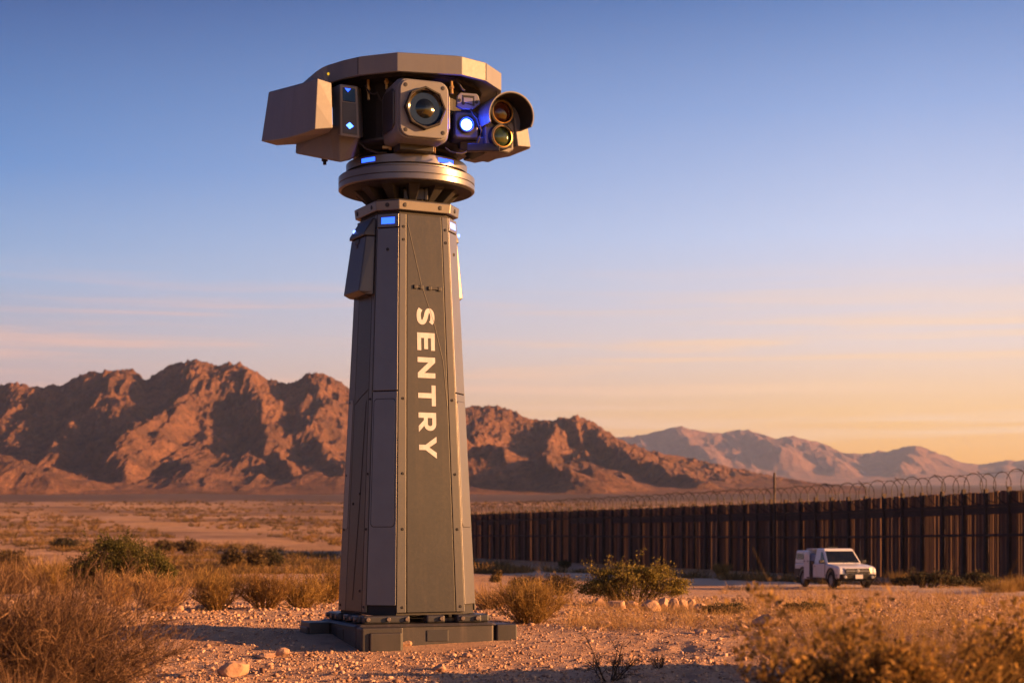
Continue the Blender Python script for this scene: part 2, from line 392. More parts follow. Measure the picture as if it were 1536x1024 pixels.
# ------------------------------------------------------------------ mountains
def build_range(name,mat,sil,DC,D0,D1,u0,u1,nu,nv,namp,nscale,ridges,seed,slope,gexp=1.5,craga=15):
    u=np.linspace(u0,u1,nu); v=np.concatenate([np.linspace(0,1,int(nv*.8)),np.linspace(1,1.6,nv-int(nv*.8)+1)[1:]])
    U,Vv=np.meshgrid(u,v,indexing='ij')
    D=np.where(Vv<1,D0+(DC-D0)*Vv,DC+(Vv-1)*(D1-DC)/.6)
    X=(U-768)/F*D; base=gz(X,D)
    sx=[p[0] for p in sil]; sy=[p[1] for p in sil]
    wob=.06*DC/3800
    cz=CAMH+(HZ-np.interp(u,sx,sy))/F*DC; cz=cz-gz((u-768)/F*DC,np.full_like(u,DC))
    H=np.maximum(cz,0)[:,None]
    t=np.where(Vv<1,Vv,1-(Vv-1)/.6); t=np.clip(t,0,1)
    # warp so buttresses and gullies run down the slope
    wx=X+60*DC/3800*fbm(X/(220*DC/3800),D/(420*DC/3800),3,seed+50)
    rg=ridged(wx/nscale,(D+.5*wx)/(nscale*3.4),6,seed,.5)-.5
    fine=ridged((wx+X)*.5/(nscale*.30),(D-.4*X)/(nscale*.95),5,seed+9,.55)-.5
    prof=np.where(Vv<1,.30*t+.70*t**(gexp*1.7),t**.8)
    Z=H*prof
    for pts,sl,rw in ridges:
        for (a,b) in zip(pts[:-1],pts[1:]):
            pa=np.array([(a[0]-768)/F*a[2],a[2]]); pb=np.array([(b[0]-768)/F*b[2],b[2]])
            za=CAMH+(HZ-a[1])/F*a[2]-g1(*pa); zb=CAMH+(HZ-b[1])/F*b[2]-g1(*pb)
            d=pb-pa; q=np.clip(((X-pa[0])*d[0]+(D-pa[1])*d[1])/(d@d),0,1)
            dist=np.hypot(X-pa[0]-q*d[0],D-pa[1]-q*d[1])+ (14*DC/3800)*fbm(X/(70*DC/3800),D/(70*DC/3800),3,seed+70)
            zr=za+(zb-za)*q-sl*(np.sqrt(np.maximum(dist,0)**2+rw*rw)-rw)
            Z=np.maximum(Z,zr)
    q_=DC/3800; crag=ridged((wx*.6+X*.4)/(19*q_),(D-.3*X)/(34*q_),4,seed+21,.6)-.5
    env=np.clip(Z/(60*DC/3800),0,1)
    crest=1-.85*np.exp(-((Vv-1)/.07)**2)
    Z=Z+env*(namp*rg*crest*1.25+namp*.50*fine*(.35+.65*crest)+craga*q_*crag*np.clip((Z/(H+1)-.18)/.4,.25,1))
    zmax=(ridged(X/(26*DC/3800),D*0+3,4,seed+33)-.5)*22*DC/3800+np.maximum(cz[:,None]+gz((u-768)/F*DC,np.full_like(u,DC))[:,None]-CAMH,0)*D/DC+CAMH-base
    over=np.maximum(Z-zmax+4*DC/3800,0); Z=np.where(Vv<1,Z-over+over/(1+over/(4*DC/3800)),Z)
    Z=np.maximum(Z,-3); Z=np.where((Vv<.004)|(Vv>1.58),-6,Z)
    P=np.stack([X,D,base+Z],-1).reshape(-1,3); n,m=X.shape; i=np.arange(n*m).reshape(n,m)
    Fq=np.stack([i[:-1,:-1],i[1:,:-1],i[1:,1:],i[:-1,1:]],-1).reshape(-1,4)
    tag(np_mesh(name,P,Fq,mat,smooth=False),kind='structure')
SIL1=[(-420,640),(-300,600),(-200,575),(-100,590),(-40,582),(0,579),(15,574),(40,578),(60,581),(100,576),(130,562),(160,556),(190,555),(205,562),(220,571),(240,557),(262,547),(275,543),(290,539),(305,543),(325,551),(345,546),(362,546),(385,559),(400,570),(425,575),(445,568),(465,560),(485,561),(505,570),(525,583),(545,596),(580,612),(620,628),(660,622),(700,614),(720,611),(745,608),(770,618),(800,632),(830,632),(865,626),(890,635),(905,645),(925,657),(950,668),(990,680),(1040,690),(1100,704),(1160,716),(1230,724),(1300,731)]
RID1=[
 ([(290,540,3800),(278,600,3560),(262,622,3380),(205,640,3200),(182,668,3060),(190,712,2860)],.62,8),
 ([(362,547,3800),(385,590,3600),(400,655,3280),(440,715,2900)],.75,8),
 ([(465,561,3800),(488,600,3600),(470,655,3300),(520,712,2900)],.75,8),
 ([(190,556,3900),(140,602,3700),(100,662,3300),(60,712,2880)],.70,8),
 ([(0,700,2800),(40,694,2760),(90,716,2720)],.30,14),
 ([(-80,640,3300),(-20,690,2900)],.5,10),
 ([(745,609,3800),(722,642,3600),(700,700,3000)],.7,8),
 ([(865,627,3900),(880,652,3700),(950,690,3300),(1060,718,2950)],.62,8),
 ([(690,668,3000),(790,690,2900),(880,722,2700)],.35,14),
 ([(800,690,2950),(900,712,2800)],.30,14),
]
build_range('mountain_range',M['mount'],SIL1,3800,2600,5200,-420,1300,1150,330,40,150,RID1,5,.6)
SIL2=[(560,690),(700,672),(800,665),(900,660),(945,655),(980,650),(1003,643),(1022,640),(1042,646),(1060,649),(1085,650),(1105,646),(1122,645),(1140,653),(1165,657),(1190,653),(1205,658),(1225,668),(1250,675),(1270,679),(1295,681),(1318,676),(1330,677),(1352,672),(1374,668),(1392,674),(1410,681),(1440,691),(1468,697),(1490,694),(1510,690),(1525,692),(1545,688),(1600,690),(1680,684),(1800,700)]
RID2=[([(1022,641,14400),(1040,670,13350),(1080,700,12300)],.5,38),([(1122,646,14400),(1170,680,13050)],.5,38),([(1374,669,14400),(1350,700,12750)],.5,38),([(1205,658,14400),(1260,700,12750)],.45,38)]
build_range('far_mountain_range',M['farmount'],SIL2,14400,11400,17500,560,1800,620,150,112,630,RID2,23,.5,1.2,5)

# ------------------------------------------------------------------ surveillance tower
TD=27.0; TX=(610-768)/F*TD; TZ=0.0
tower=empty('surveillance_tower',(TX,TD,TZ))
tag(tower,'tall tan armoured surveillance tower with a camera head, SENTRY lettered down its shaft','surveillance tower')
def Q(px,py,dy):
    """tower-local point measured from the photo at depth dy in front of or behind its axis"""
    D=TD+dy; return Vector(((px-768)/F*D-TX,dy,CAMH+(HZ-py)/F*D-TZ))
TH=R(27)
RT=Matrix.Rotation(TH,4,'Z'); RP=Matrix.Rotation(R(20),4,'Z')
def octa(s,a,z):
    return [RT@Vector((x,y,z)) for x,y in ((-a,-s),(a,-s),(s,-a),(s,a),(a,s),(-a,s),(-s,a),(-s,-a))]
Z0,Z1=.26,6.45
S0,A0,S1,A1=.925,.575,.655,.405
def sz(z): 
    q=(z-Z0)/(Z1-Z0); return S0+(S1-S0)*q, A0+(A1-A0)*q
def FP(i,u,z,off=0.0):
    """point on shaft face i (0 front,1 right corner,2 right,...,6 left,7 left corner) at u in -1..1"""
    s,a=sz(z); o=octa(s,a,z); p,q=o[i],o[(i+1)%8]
    n=(q-p).cross(Vector((0,0,1))).normalized()
    return p+(q-p)*((u+1)/2)+n*off
def slab(mb,i,u0,u1,z0,z1,o0,o1,n=1,u0t=None,u1t=None):
    zs=[z0+(z1-z0)*k/n for k in range(n+1)]
    L=[[FP(i,u0,z,o0),FP(i,u0,z,o1),FP(i,u1,z,o1),FP(i,u1,z,o0)] for z in zs]
    return mb.loft(L)
def zpy(py,dy=-.75): return CAMH+(HZ-py)/F*(TD+dy)-TZ
# shaft core
b=MB(); b.loft([octa(sz(z)[0]-.03,sz(z)[1]-.012,z) for z in (Z0-.02,Z1)]); shaft=b.build('shaft',M['deep'],tower)
# plinth
b=MB()
def sq(h,z,ch=.06):
    return [RP@Vector((x,y,z)) for x,y in ((-h+ch,-h),(h-ch,-h),(h,-h+ch),(h,h-ch),(h-ch,h),(-h+ch,h),(-h,h-ch),(-h,-h+ch))]
PH=1.11
b.loft([sq(PH,-.40),sq(PH,.075)]); b.loft([sq(PH+.03,.0751),sq(PH-.02,.115)])
plinth=b.build('plinth',M['plinth'],tower,bevel=.012)
def lbox(name,c,szv,mat,parent,bevel=.015):
    b=MB(); b.box((0,0,0),szv,M=RP@Matrix.Translation(c)); return b.build(name,mat,parent,bevel=bevel)
for k in range(4):
    Rk=Matrix.Rotation(k*math.pi/2,4,'Z')
    b=MB(); b.box((0,0,0),(.64,.34,.50),M=RP@Rk@Matrix.Translation((-.80,-PH-.175,-.165)))
    b.box((0,0,0),(.50,.05,.40),M=RP@Rk@Matrix.Translation((-.76,-PH-.36,-.19)))
    b.build('foot_block',M['foot'],plinth,bevel=.03,seg=3)
    b=MB(); b.box((0,0,0),(.34,.014,.17),M=RP@Rk@Matrix.Translation((.16,-PH-.006,-.07)))
    b.build('cover_plate',M['armour_dark'],plinth,bevel=.006)
# anchor plates with bolts
for k in range(4):
    Rk=Matrix.Rotation(k*math.pi/2,4,'Z')
    for x,w in ((-.62,.74),(.16,.30),(.70,.40)):
        b=MB(); b.box((0,0,0),(w,.20,.12),M=RP@Rk@Matrix.Translation((x,-.94,.18)))
        ap=b.build('anchor_plate',M['armour_dark'],tower,bevel=.03,seg=3)
        for bx in ((-.30,.02,.31) if w>.6 else ((.08,) if w<.35 else (-.12,.12))):
            b=MB(); b.lathe([(.036,0),(.036,.034),(.028,.042)],RP@Rk@Matrix.Translation((x+bx,-1.04,.185))@Matrix.Rotation(R(90),4,'X'),8)
            b.build('bolt',M['steel'],ap,smooth=False)
# panels
def panel(name,i,u0,u1,z0,z1,mat='armour',off=.012,th=.03,bevel=.006,parent=None):
    b=MB(); slab(b,i,u0,u1,z0,z1,off-th,off,4); return b.build(name,M[mat],parent or tower,bevel=bevel)
def screw(i,u,z,parent,off=.012,r=.022):
    p=FP(i,u,z,off); n=(FP(i,u,z,1)-FP(i,u,z,0)).normalized()
    b=MB(); b.lathe([(r,-.004),(r,.007),(r*.72,.011),(r*.72,.004)],Matrix.Translation(p)@n.to_track_quat('Z','Y').to_matrix().to_4x4(),10)
    b.build('screw',M['black'],parent)
def hatch(i,u0,u1,z0,z1,parent,mat='armour',rad=.07,off=.0135):
    """rounded inset hatch outlined by a dark groove"""
    def loop(gu,gz_,o):
        pts=[]; s,a=sz((z0+z1)/2); hw=(FP(i,1,z0,0)-FP(i,-1,z0,0)).length/2
        for cu,cz,a0 in ((u1,z0,-90),(u1,z1,0),(u0,z1,90),(u0,z0,180)):
            for k in range(6):
                an=R(a0+18*k); du=rad/hw
                su=-1 if cu==u1 else 1; s2=1 if cz==z0 else -1
                pts.append(FP(i,cu+su*(du+gu/hw)+du*math.cos(an),cz+s2*(rad+gz_)+rad*math.sin(an),o))
        return pts
    b=MB(); b.loft([loop(0,0,off-.012),loop(0,0,off)]); g=b.build('hatch_gasket',M['black'],parent)
    b=MB(); b.loft([loop(.008,.008,off-.01),loop(.008,.008,off+.005)]); h=b.build('access_hatch',M[mat],parent,bevel=.004)
    return h
front=None
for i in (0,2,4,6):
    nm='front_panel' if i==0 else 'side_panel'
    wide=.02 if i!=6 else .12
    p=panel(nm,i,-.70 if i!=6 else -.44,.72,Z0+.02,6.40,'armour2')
    e1=panel('edge_strip',i,-.995,-.725 if i!=6 else -.47,Z0+.02,6.40,'armour_mid')
    e2=panel('edge_strip',i,.745,.995,Z0+.02,6.40,'armour_mid')
    for z in (.36,1.55,2.4,3.55,6.0,6.2):
        screw(i,-.84,z,e1); screw(i,.87,z,e2)
    if i==6: hatch(i,-.93,-.56,1.55,3.6,e1,rad=.04)
    if i==0: front=p
    else:
        screw(i,.3,2.1,p); screw(i,-.2,1.95,p); screw(i,.55,.6,p)
for i in (1,3,5,7):
    lo=panel('corner_panel',i,-.97,.97,Z0+.13,3.66,'armour')
    up=panel('corner_panel',i,-.97,.97,3.675,6.18,'armour')
    hatch(i,-.86,.86,1.58,3.55,lo,'armour',.06)
    screw(i,0,5.85,up,r=.026)
    c=panel('corner_cap',i,-.97,.97,6.195,6.40,'armour',.020,.04)
    p=[FP(i,-.62,6.245,.022),FP(i,.62,6.245,.022),FP(i,.62,6.345,.022),FP(i,-.62,6.345,.022)]
    q=[FP(i,-.52,6.255,.03),FP(i,.52,6.255,.03),FP(i,.52,6.335,.03),FP(i,-.52,6.335,.03)]
    b=MB(); b.loft([p,q]); b.build('indicator_light',M['blue_white'] if i==1 else M['blue'],c)
# hairline seam and latches on the front panel
def ribbon(i,pts,w,off,name,mat,parent):
    b=MB()
    P3=[FP(i,u,z,off) for u,z in pts]
    b.tube(P3,w,5); return b.build(name,mat,parent)
ribbon(0,[(-.66,zpy(337)),(-.15,zpy(425)),(.30,zpy(482)),(.60,zpy(540)),(.70,zpy(610))],.006,.0125,'seam_line',M['black'],front)
lsp=None
for u0,u1,z in ((-.45,-.10,zpy(429.5)),(.10,.60,zpy(430.5))):
    b=MB(); slab(b,0,u0,u1,z-.018,z+.018,.006,.034); slab(b,0,u0,u0+.12,z-.030,z+.030,.006,.040); slab(b,0,u1-.12,u1,z-.036,z+.028,.006,.040)
    b.build('latch',M['black'],front,bevel=.005)
side7=[c for c in tower.children if c.name.startswith('side_panel')]
ribbon(6,[(.68,zpy(583)),(.1,zpy(592)),(-.44,zpy(603))],.006,.0125,'seam_line',M['black'],side7[-1])
ribbon(6,[(.55,zpy(600)),(.30,zpy(760)),(.05,zpy(900))],.006,.0125,'seam_line',M['black'],side7[-1])
# lettering, stacked down the front panel, letter tops to the right
def letters():
    q={}
    q['E']=(.92,[[(0,0),(.27,0),(.27,1),(0,1)],[(.27,0),(.92,0),(.92,.22),(.27,.22)],[(.27,.39),(.85,.39),(.85,.61),(.27,.61)],[(.27,.78),(.92,.78),(.92,1),(.27,1)]])
    q['N']=(1.08,[[(0,0),(.26,0),(.26,.62),(.26,1),(0,1)],[(.82,0),(1.08,0),(1.08,1),(.82,1),(.82,.38)],[(.26,.62),(.82,0),(.82,.38),(.26,1)]])
    q['T']=(1.08,[[(0,.77),(.41,.77),(.67,.77),(1.08,.77),(1.08,1),(0,1)],[(.41,0),(.67,0),(.67,.77),(.41,.77)]])
    arc_o=[(.58+.36*math.cos(R(t)),.65+.35*math.sin(R(t))) for t in range(90,-91,-18)]
    arc_i=[(.58+.12*math.cos(R(t)),.65+.13*math.sin(R(t))) for t in range(90,-91,-18)]
    r=[[(0,0),(.27,0),(.27,1),(0,1)],[(.27,.78),(.58,.78),(.58,1),(.27,1)],[(.27,.30),(.58,.30),(.58,.52),(.27,.52)],[(.40,.30),(.70,0),(1.02,0),(.70,.30)]]
    for k in range(10): r.append([arc_i[k],arc_i[k+1],arc_o[k+1],arc_o[k]])
    q['R']=(1.02,r)
    q['Y']=(1.14,[[(0,1),(.435,.37),(.57,.58),(.30,1)],[(1.14,1),(.84,1),(.57,.58),(.705,.37)],[(.435,.37),(.705,.37),(.57,.58)],[(.435,0),(.705,0),(.705,.37),(.435,.37)]])
    cl=[(.83,.79),(.70,.865),(.48,.89),(.27,.85),(.16,.73),(.20,.61),(.36,.55),(.56,.49),(.74,.40),(.79,.28),(.71,.16),(.50,.11),(.26,.13),(.09,.22)]
    def cr(p,t):
        i=int(t); f=t-i; g=lambda k:p[max(0,min(len(p)-1,k))]
        a,b_,c,d=g(i-1),g(i),g(i+1),g(i+2)
        return tuple(.5*((2*b_[k])+(-a[k]+c[k])*f+(2*a[k]-5*b_[k]+4*c[k]-d[k])*f*f+(-a[k]+3*b_[k]-3*c[k]+d[k])*f**3) for k in (0,1))
    n=52; pts=[cr(cl,(len(cl)-1)*k/n*.9999) for k in range(n+1)]
    L=[];Rr=[]
    for k,p in enumerate(pts):
        a=pts[max(0,k-1)]; c=pts[min(n,k+1)]; dx,dy=c[0]-a[0],c[1]-a[1]; l=math.hypot(dx,dy); w=.118
        L.append((p[0]-dy/l*w,p[1]+dx/l*w)); Rr.append((p[0]+dy/l*w,p[1]-dx/l*w))
    q['S']=(.93,[[L[k],Rr[k],Rr[k+1],L[k+1]] for k in range(n)])
    return q
LT=letters()
b=MB(); cap=.295
for ch,py0 in zip('SENTRY',(459.8,498.2,535.2,577.2,618.5,654.3)):
    w,polys=LT[ch]
    for poly in polys:
        z_of=lambda x:zpy(py0)-x*cap
        v=[]
        for x,y in poly:
            z=z_of(x); hw=sz(z)[1]; v.append(FP(0,((y-.5)*cap-.005)/hw,z,.0165))
        b.add(v,[tuple(range(len(v)))])
lt=b.build('lettering',M['letter'],front)
tag(lt,'white capital letters SENTRY reading down the front panel')
# equipment pods on the upper sides
def pod(i,parent,k=1.0):
    zt,zb=6.36,5.17
    def ring(z,d,u0=-.80,u1=.86):
        return [FP(i,u0,z,.01),FP(i,u0+.10,z,d),FP(i,u1-.10,z,d),FP(i,u1,z,.01)]
    b=MB(); b.loft([ring(zb+.0,.13*k),ring(zb+.05,.24*k),ring(6.08,.15*k)]); p=b.build('equipment_pod',M['armour_mid'],parent,bevel=.014)
    b=MB(); b.loft([ring(6.085,.185*k,-.82,.88),ring(6.13,.185*k,-.82,.88),ring(zt,.05,-.80,.86)]); b.build('pod_cap',M['armour_dark'],p,bevel=.012)
    b=MB(); slab(b,i,-.22,.18,5.98,6.07,.135,.168); slab(b,i,-.12,.10,5.92,5.98,.14,.172); b.build('pod_vent',M['black'],p,bevel=.012)
    b=MB(); b.lathe([(.03,-.02),(.03,.012),(.015,.02)],Matrix.Translation(FP(i,-.55,6.22,.135))@(FP(i,0,6,1)-FP(i,0,6,0)).to_track_quat('Z','Y').to_matrix().to_4x4(),12); b.build('pod_lamp',M['blue_white'],p)
pod(6,tower); pod(2,tower,.55)
# collar plate
b=MB(); b.loft([octa(.70,.43,6.452),octa(.715,.44,6.60),octa(.66,.41,6.63)]); collar=b.build('collar_plate',M['armour'],tower,bevel=.012)
for i in range(8):
    o=octa(.708,.436,6.53); p,q=o[i],o[(i+1)%8]; n=(q-p).cross(Vector((0,0,1))).normalized()
    for t in ((.12,.80) if i%2==0 else (.5,)):
        b=MB(); b.lathe([(.034,-.005),(.034,.008),(.022,.010)],Matrix.Translation(p+(q-p)*t)@n.to_track_quat('Z','Y').to_matrix().to_4x4(),12); b.build('bolt',M['black'],collar)
# drum, struts, turntable; black disc and struts hold the painted shade below the ring
b=MB(); b.lathe([(.50,6.838),(1.03,6.860),(1.03,6.866),(.50,6.866)],seg=64); b.build('turntable_shade_disc',M['deep'],tower)
b=MB(); b.lathe([(.46,6.56),(.40,6.72),(.52,6.9)],seg=32); b.build('drum',M['deep'],tower,smooth=True)
for k in range(12):
    an=R(12+30*k); rm=Matrix.Rotation(an,4,'Z')
    b=MB()
    lo=[rm@Vector((.50+x,y,6.61)) for x,y in ((-.05,-.05),(.07,-.05),(.07,.05),(-.05,.05))]
    hi=[rm@Vector((.72+x,y,6.87)) for x,y in ((-.16,-.10),(.14,-.10),(.14,.10),(-.16,.10))]
    b.loft([lo,hi]); b.build('strut',M['deep'],tower,bevel=.012)
b=MB(); b.box((0,0,0),(.34,.03,.17),M=Matrix.Rotation(R(8),4,'Z')@Matrix.Translation((.08,-.56,6.74))); b.box((0,0,0),(.05,.07,.19),M=Matrix.Rotation(R(8),4,'Z')@Matrix.Translation((.26,-.57,6.74))); b.build('connector_box',M['armour_dark'],tower,bevel=.01)
b=MB(); b.lathe([(.60,6.868),(1.0,6.868),(1.06,6.872),(1.075,6.885),(1.075,6.958),(1.06,6.966),(1.06,6.972),(1.075,6.98),(1.075,7.075),(1.06,7.09),(.6,7.09)],seg=96)
tt=b.build('turntable',M['armour'],tower,smooth=True)
b=MB(); b.lathe([(.7,7.088),(.945,7.088),(.955,7.10),(.955,7.125),(.90,7.135),(.90,7.15),(.955,7.16),(.955,7.275),(.94,7.29),(.55,7.29)],seg=96)
ring=b.build('upper_ring',M['armour'],tower,smooth=True)
for a0,a1,m in ((-132.5,-117,'blue'),(-56,-38,'blue'),(130,146,'blue'),(38,54,'blue')):
    b=MB(); n=8
    L=[]
    for k in range(n+1):
        an=R(a0+(a1-a0)*k/n); c,s_=math.cos(an),math.sin(an)
        L.append([Vector((c*.95,s_*.95,7.185)),Vector((c*.963,s_*.963,7.188)),Vector((c*.963,s_*.963,7.248)),Vector((c*.95,s_*.95,7.251))])
    b.loft(L); b.build('indicator_light',M[m],ring)
b=MB(); b.lathe([(.62,7.29),(.62,7.35),(.50,7.38),(.50,7.62)],seg=40); b.build('neck',M['armour_dark'],tower,smooth=True)
# ---- head
b=MB()
fas=[Q(491,97,-.82),Q(514,91.5,-1.08),Q(537,85.3,-1.27),Q(596,78.5,-1.50),Q(693,84,-1.29),Q(729,93.8,-.95),Q(752,109,-.37)]
zt=sum(p.z for p in fas)/len(fas)
pl=[(p.x,p.y) for p in fas]+[(1.47,.45),(1.15,1.0),(.55,1.36),(-.25,1.45),(-.95,1.15),(-1.35,.5),(-1.36,-.3)]
zt=8.66; zb=8.385
up=[Vector((x,y,zt)) for x,y in pl]; lo=[Vector((x,y,zb)) for x,y in pl]; inn=[Vector((x*.955,y*.955,zb)) for x,y in pl]; inn2=[Vector((x*.955,y*.955,zb+.12)) for x,y in pl]; tp=[Vector((x*.9,y*.9,zt+.05)) for x,y in pl]
b.loft([inn2,inn,lo,up,tp]); roof=b.build('head_roof',M['head'],tower,bevel=.008)
# seams in the fascia
for x,y in ((pl[2]),(pl[5])):
    b=MB(); b.box((x,y,(zt+zb)/2),(.012,.012,zt-zb-.02)); b.build('seam_line',M['black'],roof)
b=MB(); b.lathe([(.022,0),(.022,.012),(.012,.018)],Matrix.Translation(Vector((pl[0][0]+.02,pl[0][1]-.02,8.52)))@Matrix.Rotation(R(90),4,'X')@Matrix.Translation((0,0,.0)),10); b.build('marker_lamp',M['amber_dot'],roof)
b=MB(); b.lathe([(1.18,8.40),(1.18,8.45)],seg=24); b.lathe([(.78,7.40),(.86,7.5),(.86,8.42)],seg=24); core=b.build('head_core',M['deep'],tower)
b=MB(); b.lathe([(.86,7.44),(.98,7.50),(.98,7.53),(.5,7.53)],seg=32); b.build('head_floor',M['armour_dark'],tower,smooth=True)
# left shroud: thick curved cowl with a lit end face
def bez(a,b_,c,n):
    return [a*(1-t)**2+b_*2*t*(1-t)+c*t*t for t in [k/n for k in range(n+1)]]
ptop=[(476,117.6),(464.5,121.6),(453,125.5),(441,129.6),(429,133),(416,135.8),(403,138)]
pbot=[(472,194),(460,198.6),(448,202.6),(433.5,206.6),(419,209.5),(405.5,211.3),(392,212)]
dys=[-1.78,-1.52,-1.22,-.88,-.48,-.05,.40]
top=[Q(*p,d) for p,d in zip(ptop,dys)]; bot=[Q(*p,d) for p,d in zip(pbot,dys)]
ti=[Q(497,124.5,-1.62)]+[Q(*p) for p in ((488,128,-1.1),(474,132,.1),(462,134,.7),(440,137,1.0))]
bi=[Q(499,192,-1.62),Q(494,199,-1.2),Q(470,209,-.3),Q(444,217,.42),Q(415,218.5,.9)]
b=MB(); lt_=top+ti[::-1]; lb_=bot+bi[::-1]
mid=[(p+q)/2 for p,q in zip(lt_,lb_)]
b.loft([lb_,mid,lt_]); b.build('left_shroud',M['head'],tower,bevel=.012)
# sloping shoulder between roof and left shroud
ct=[(492,97.5,-.82),(483,101.5,-.80),(474,107.5,-.78),(464,116,-.76),(453.5,125,-.95)]
cb=[(493,123.5,-.84),(487,123,-.86),(481,121.5,-.88),(474,121.5,-1.0),(466,124.5,-1.05)]
b=MB(); L=[]
for p,q in zip(ct,cb):
    a=Q(*p); d=Q(*q); L.append([d,a,a+Vector((.05,1.35,-.02)),d+Vector((.05,1.2,.0))])
b.loft(L); b.build('shroud_shoulder',M['head'],tower,bevel=.006)
# right shroud
rb=[Q(777,219,-.62),Q(796,221,-.45),Q(795,223,-.1),Q(765,235,.20),Q(712,245,.66),Q(695,241,.46),Q(733,229,-.22)]
rt=[Q(776,150,-.62),Q(786,150,-.45)]
b=MB(); up_=[]
for p in rb:
    t=Vector((p.x*.955,p.y,8.40 if p.x<1.25 else 8.08)); up_.append(t)
b.loft([rb,up_]); b.build('right_shroud',M['head'],tower,bevel=.012)
# lower sensor tray and left sensor box
tr_t=[Q(494,185,-.95),Q(510,190,-1.05),Q(540,200,-1.0),Q(545,200,-.4),Q(520,200,.4),Q(444,205,.42)]
tr_b=[Q(500,240,-.80),Q(510,245,-.88),Q(527,240,-.80),Q(540,232,-.3),Q(520,232,.4),Q(442.5,231,.42)]
b=MB(); b.loft([tr_b,tr_t]); tray=b.build('sensor_tray',M['head'],tower,bevel=.03,seg=3)
b=MB(); p=Q(487,240,-.15); b.lathe([(.05,.06),(.05,-.02),(.028,-.025),(.028,-.075)],Matrix.Translation(p),12); b.build('drain_plug',M['black'],tray)
f=[Q(510,204,-1.18),Q(539.5,208,-1.10),Q(536,129.5,-1.10),Q(509.5,126,-1.18)]
k_=[Q(499,199,-.6),Q(546,206,-.5),Q(542,133,-.5),Q(498,131,-.6)]
b=MB(); b.loft([k_,f]); sbox=b.build('sensor_box',M['head'],tower,bevel=.022,seg=3)
def onf(u,v,o=.004):   # bilinear on the sensor box front, small offset outwards
    p=(f[0]*(1-u)+f[1]*u)*(1-v)+(f[3]*(1-u)+f[2]*u)*v; n=(f[1]-f[0]).cross(f[3]-f[0]).normalized(); return p+n*o
def fpanel(name,u0,u1,v0,v1,o,mat,parent,bevel=.004):
    b=MB(); q=[(u0,v0),(u1,v0),(u1,v1),(u0,v1)]; b.loft([[onf(u,v,-.01) for u,v in q],[onf(u,v,o) for u,v in q]]); return b.build(name,mat,parent,bevel=bevel)
fpanel('faceplate',.13,.88,.06,.66,.006,M['armour_dark'],sbox)
fpanel('sensor_window',.16,.86,.68,.94,.007,M['lens'],sbox)
b=MB(); q=[(.30,.22),(.50,.15),(.72,.22),(.51,.29)]; b.loft([[onf(u,v,.002) for u,v in q],[onf(.51+(u-.51)*.8,.22+(v-.22)*.8,.012) for u,v in q]]); b.build('status_light_and_reflection',M['blue_mid'],sbox)
b=MB(); q=[(.28,.93),(.62,.93),(.45,.86)]; b.loft([[onf(u,v,.002) for u,v in q],[onf(u,v,.010) for u,v in q]]); b.build('status_light_and_reflection',M['blue'],sbox)  # glowing triangle paints the blue reflection in the sensor window
# zoom camera
def rrect(w,h,r,n=5):
    pts=[]
    for cx,cy,a0 in ((w-r,-h+r,-90),(w-r,h-r,0),(-w+r,h-r,90),(-w+r,-h+r,180)):
        for k in range(n+1):
            a=R(a0+90*k/n); pts.append((cx+r*math.cos(a),cy+r*math.sin(a)))
    return pts
def frame(center,yaw,pitch=0):
    """matrix whose local +Z looks out of the lens, local Y up"""
    return Matrix.Translation(center)@Matrix.Rotation(yaw,4,'Z')@Matrix.Rotation(R(90)+pitch,4,'X')
ZC=frame(Q(636.5,163.5,-1.46),R(22))
def rr(Mx,w,h,r,z): return [Mx@Vector((x,y,z)) for x,y in rrect(w,h,r)]
b=MB(); b.loft([rr(ZC,.36,.40,.10,-1.0),rr(ZC,.42,.455,.14,-.62),rr(ZC,.435,.47,.15,-.16),rr(ZC,.40,.44,.15,-.05)])
zcam=b.build('zoom_camera',M['head'],tower,smooth=True,bevel=.006)
b=MB(); b.loft([rr(ZC,.385,.425,.15,-.10),rr(ZC,.385,.425,.15,-.012),rr(ZC,.372,.412,.145,0)]); bez_=b.build('bezel',M['head'],zcam,bevel=.004)
for x in (-1,1):
    for y in (-1,1):
        b=MB(); b.lathe([(.032,-.01),(.032,.004),(.018,.006)],ZC@Matrix.Translation((x*.295,y*.335,.0)),12); b.build('screw',M['black'],zcam)
b=MB(); b.lathe([(.325,-.02),(.325,.075),(.315,.085),(.296,.085),(.288,.06),(.284,.004)],ZC,8,cap=False); b.build('lens_hood',M['deep'],zcam)
b=MB(); b.lathe([(.284,.01),(.284,.062),(.277,.066),(.271,.06),(.268,.01)],ZC,48,cap=False); b.build('lens_ring',M['steel'],zcam,smooth=True)
b=MB(); b.lathe([(.274,.02),(.262,.034),(.235,.022),(.232,.012),(.19,.006),(.185,.016),(.150,.010),(.146,.022),(.105,.04),(.055,.056),(.002,.062)],ZC,48); b.build('lens',M['lens'],zcam,smooth=True)
for sx in (-1,1):
    b=MB(); b.loft([[ZC@Vector((sx*(.42+.035*q),y,z)) for y,z in ((-.30,-.60),(-.30,-.18),(-.24,-.12),(.26,-.12),(.31,-.18),(.31,-.55),(.24,-.62),(-.24,-.64))] for q in (0,1)]); b.build('side_cover',M['armour_dark'],zcam,bevel=.015)
b=MB(); b.box((0,0,0),(.55,.10,.30),M=ZC@Matrix.Translation((0,-.50,-.5))); b.build('mount',M['black'],zcam,bevel=.01)
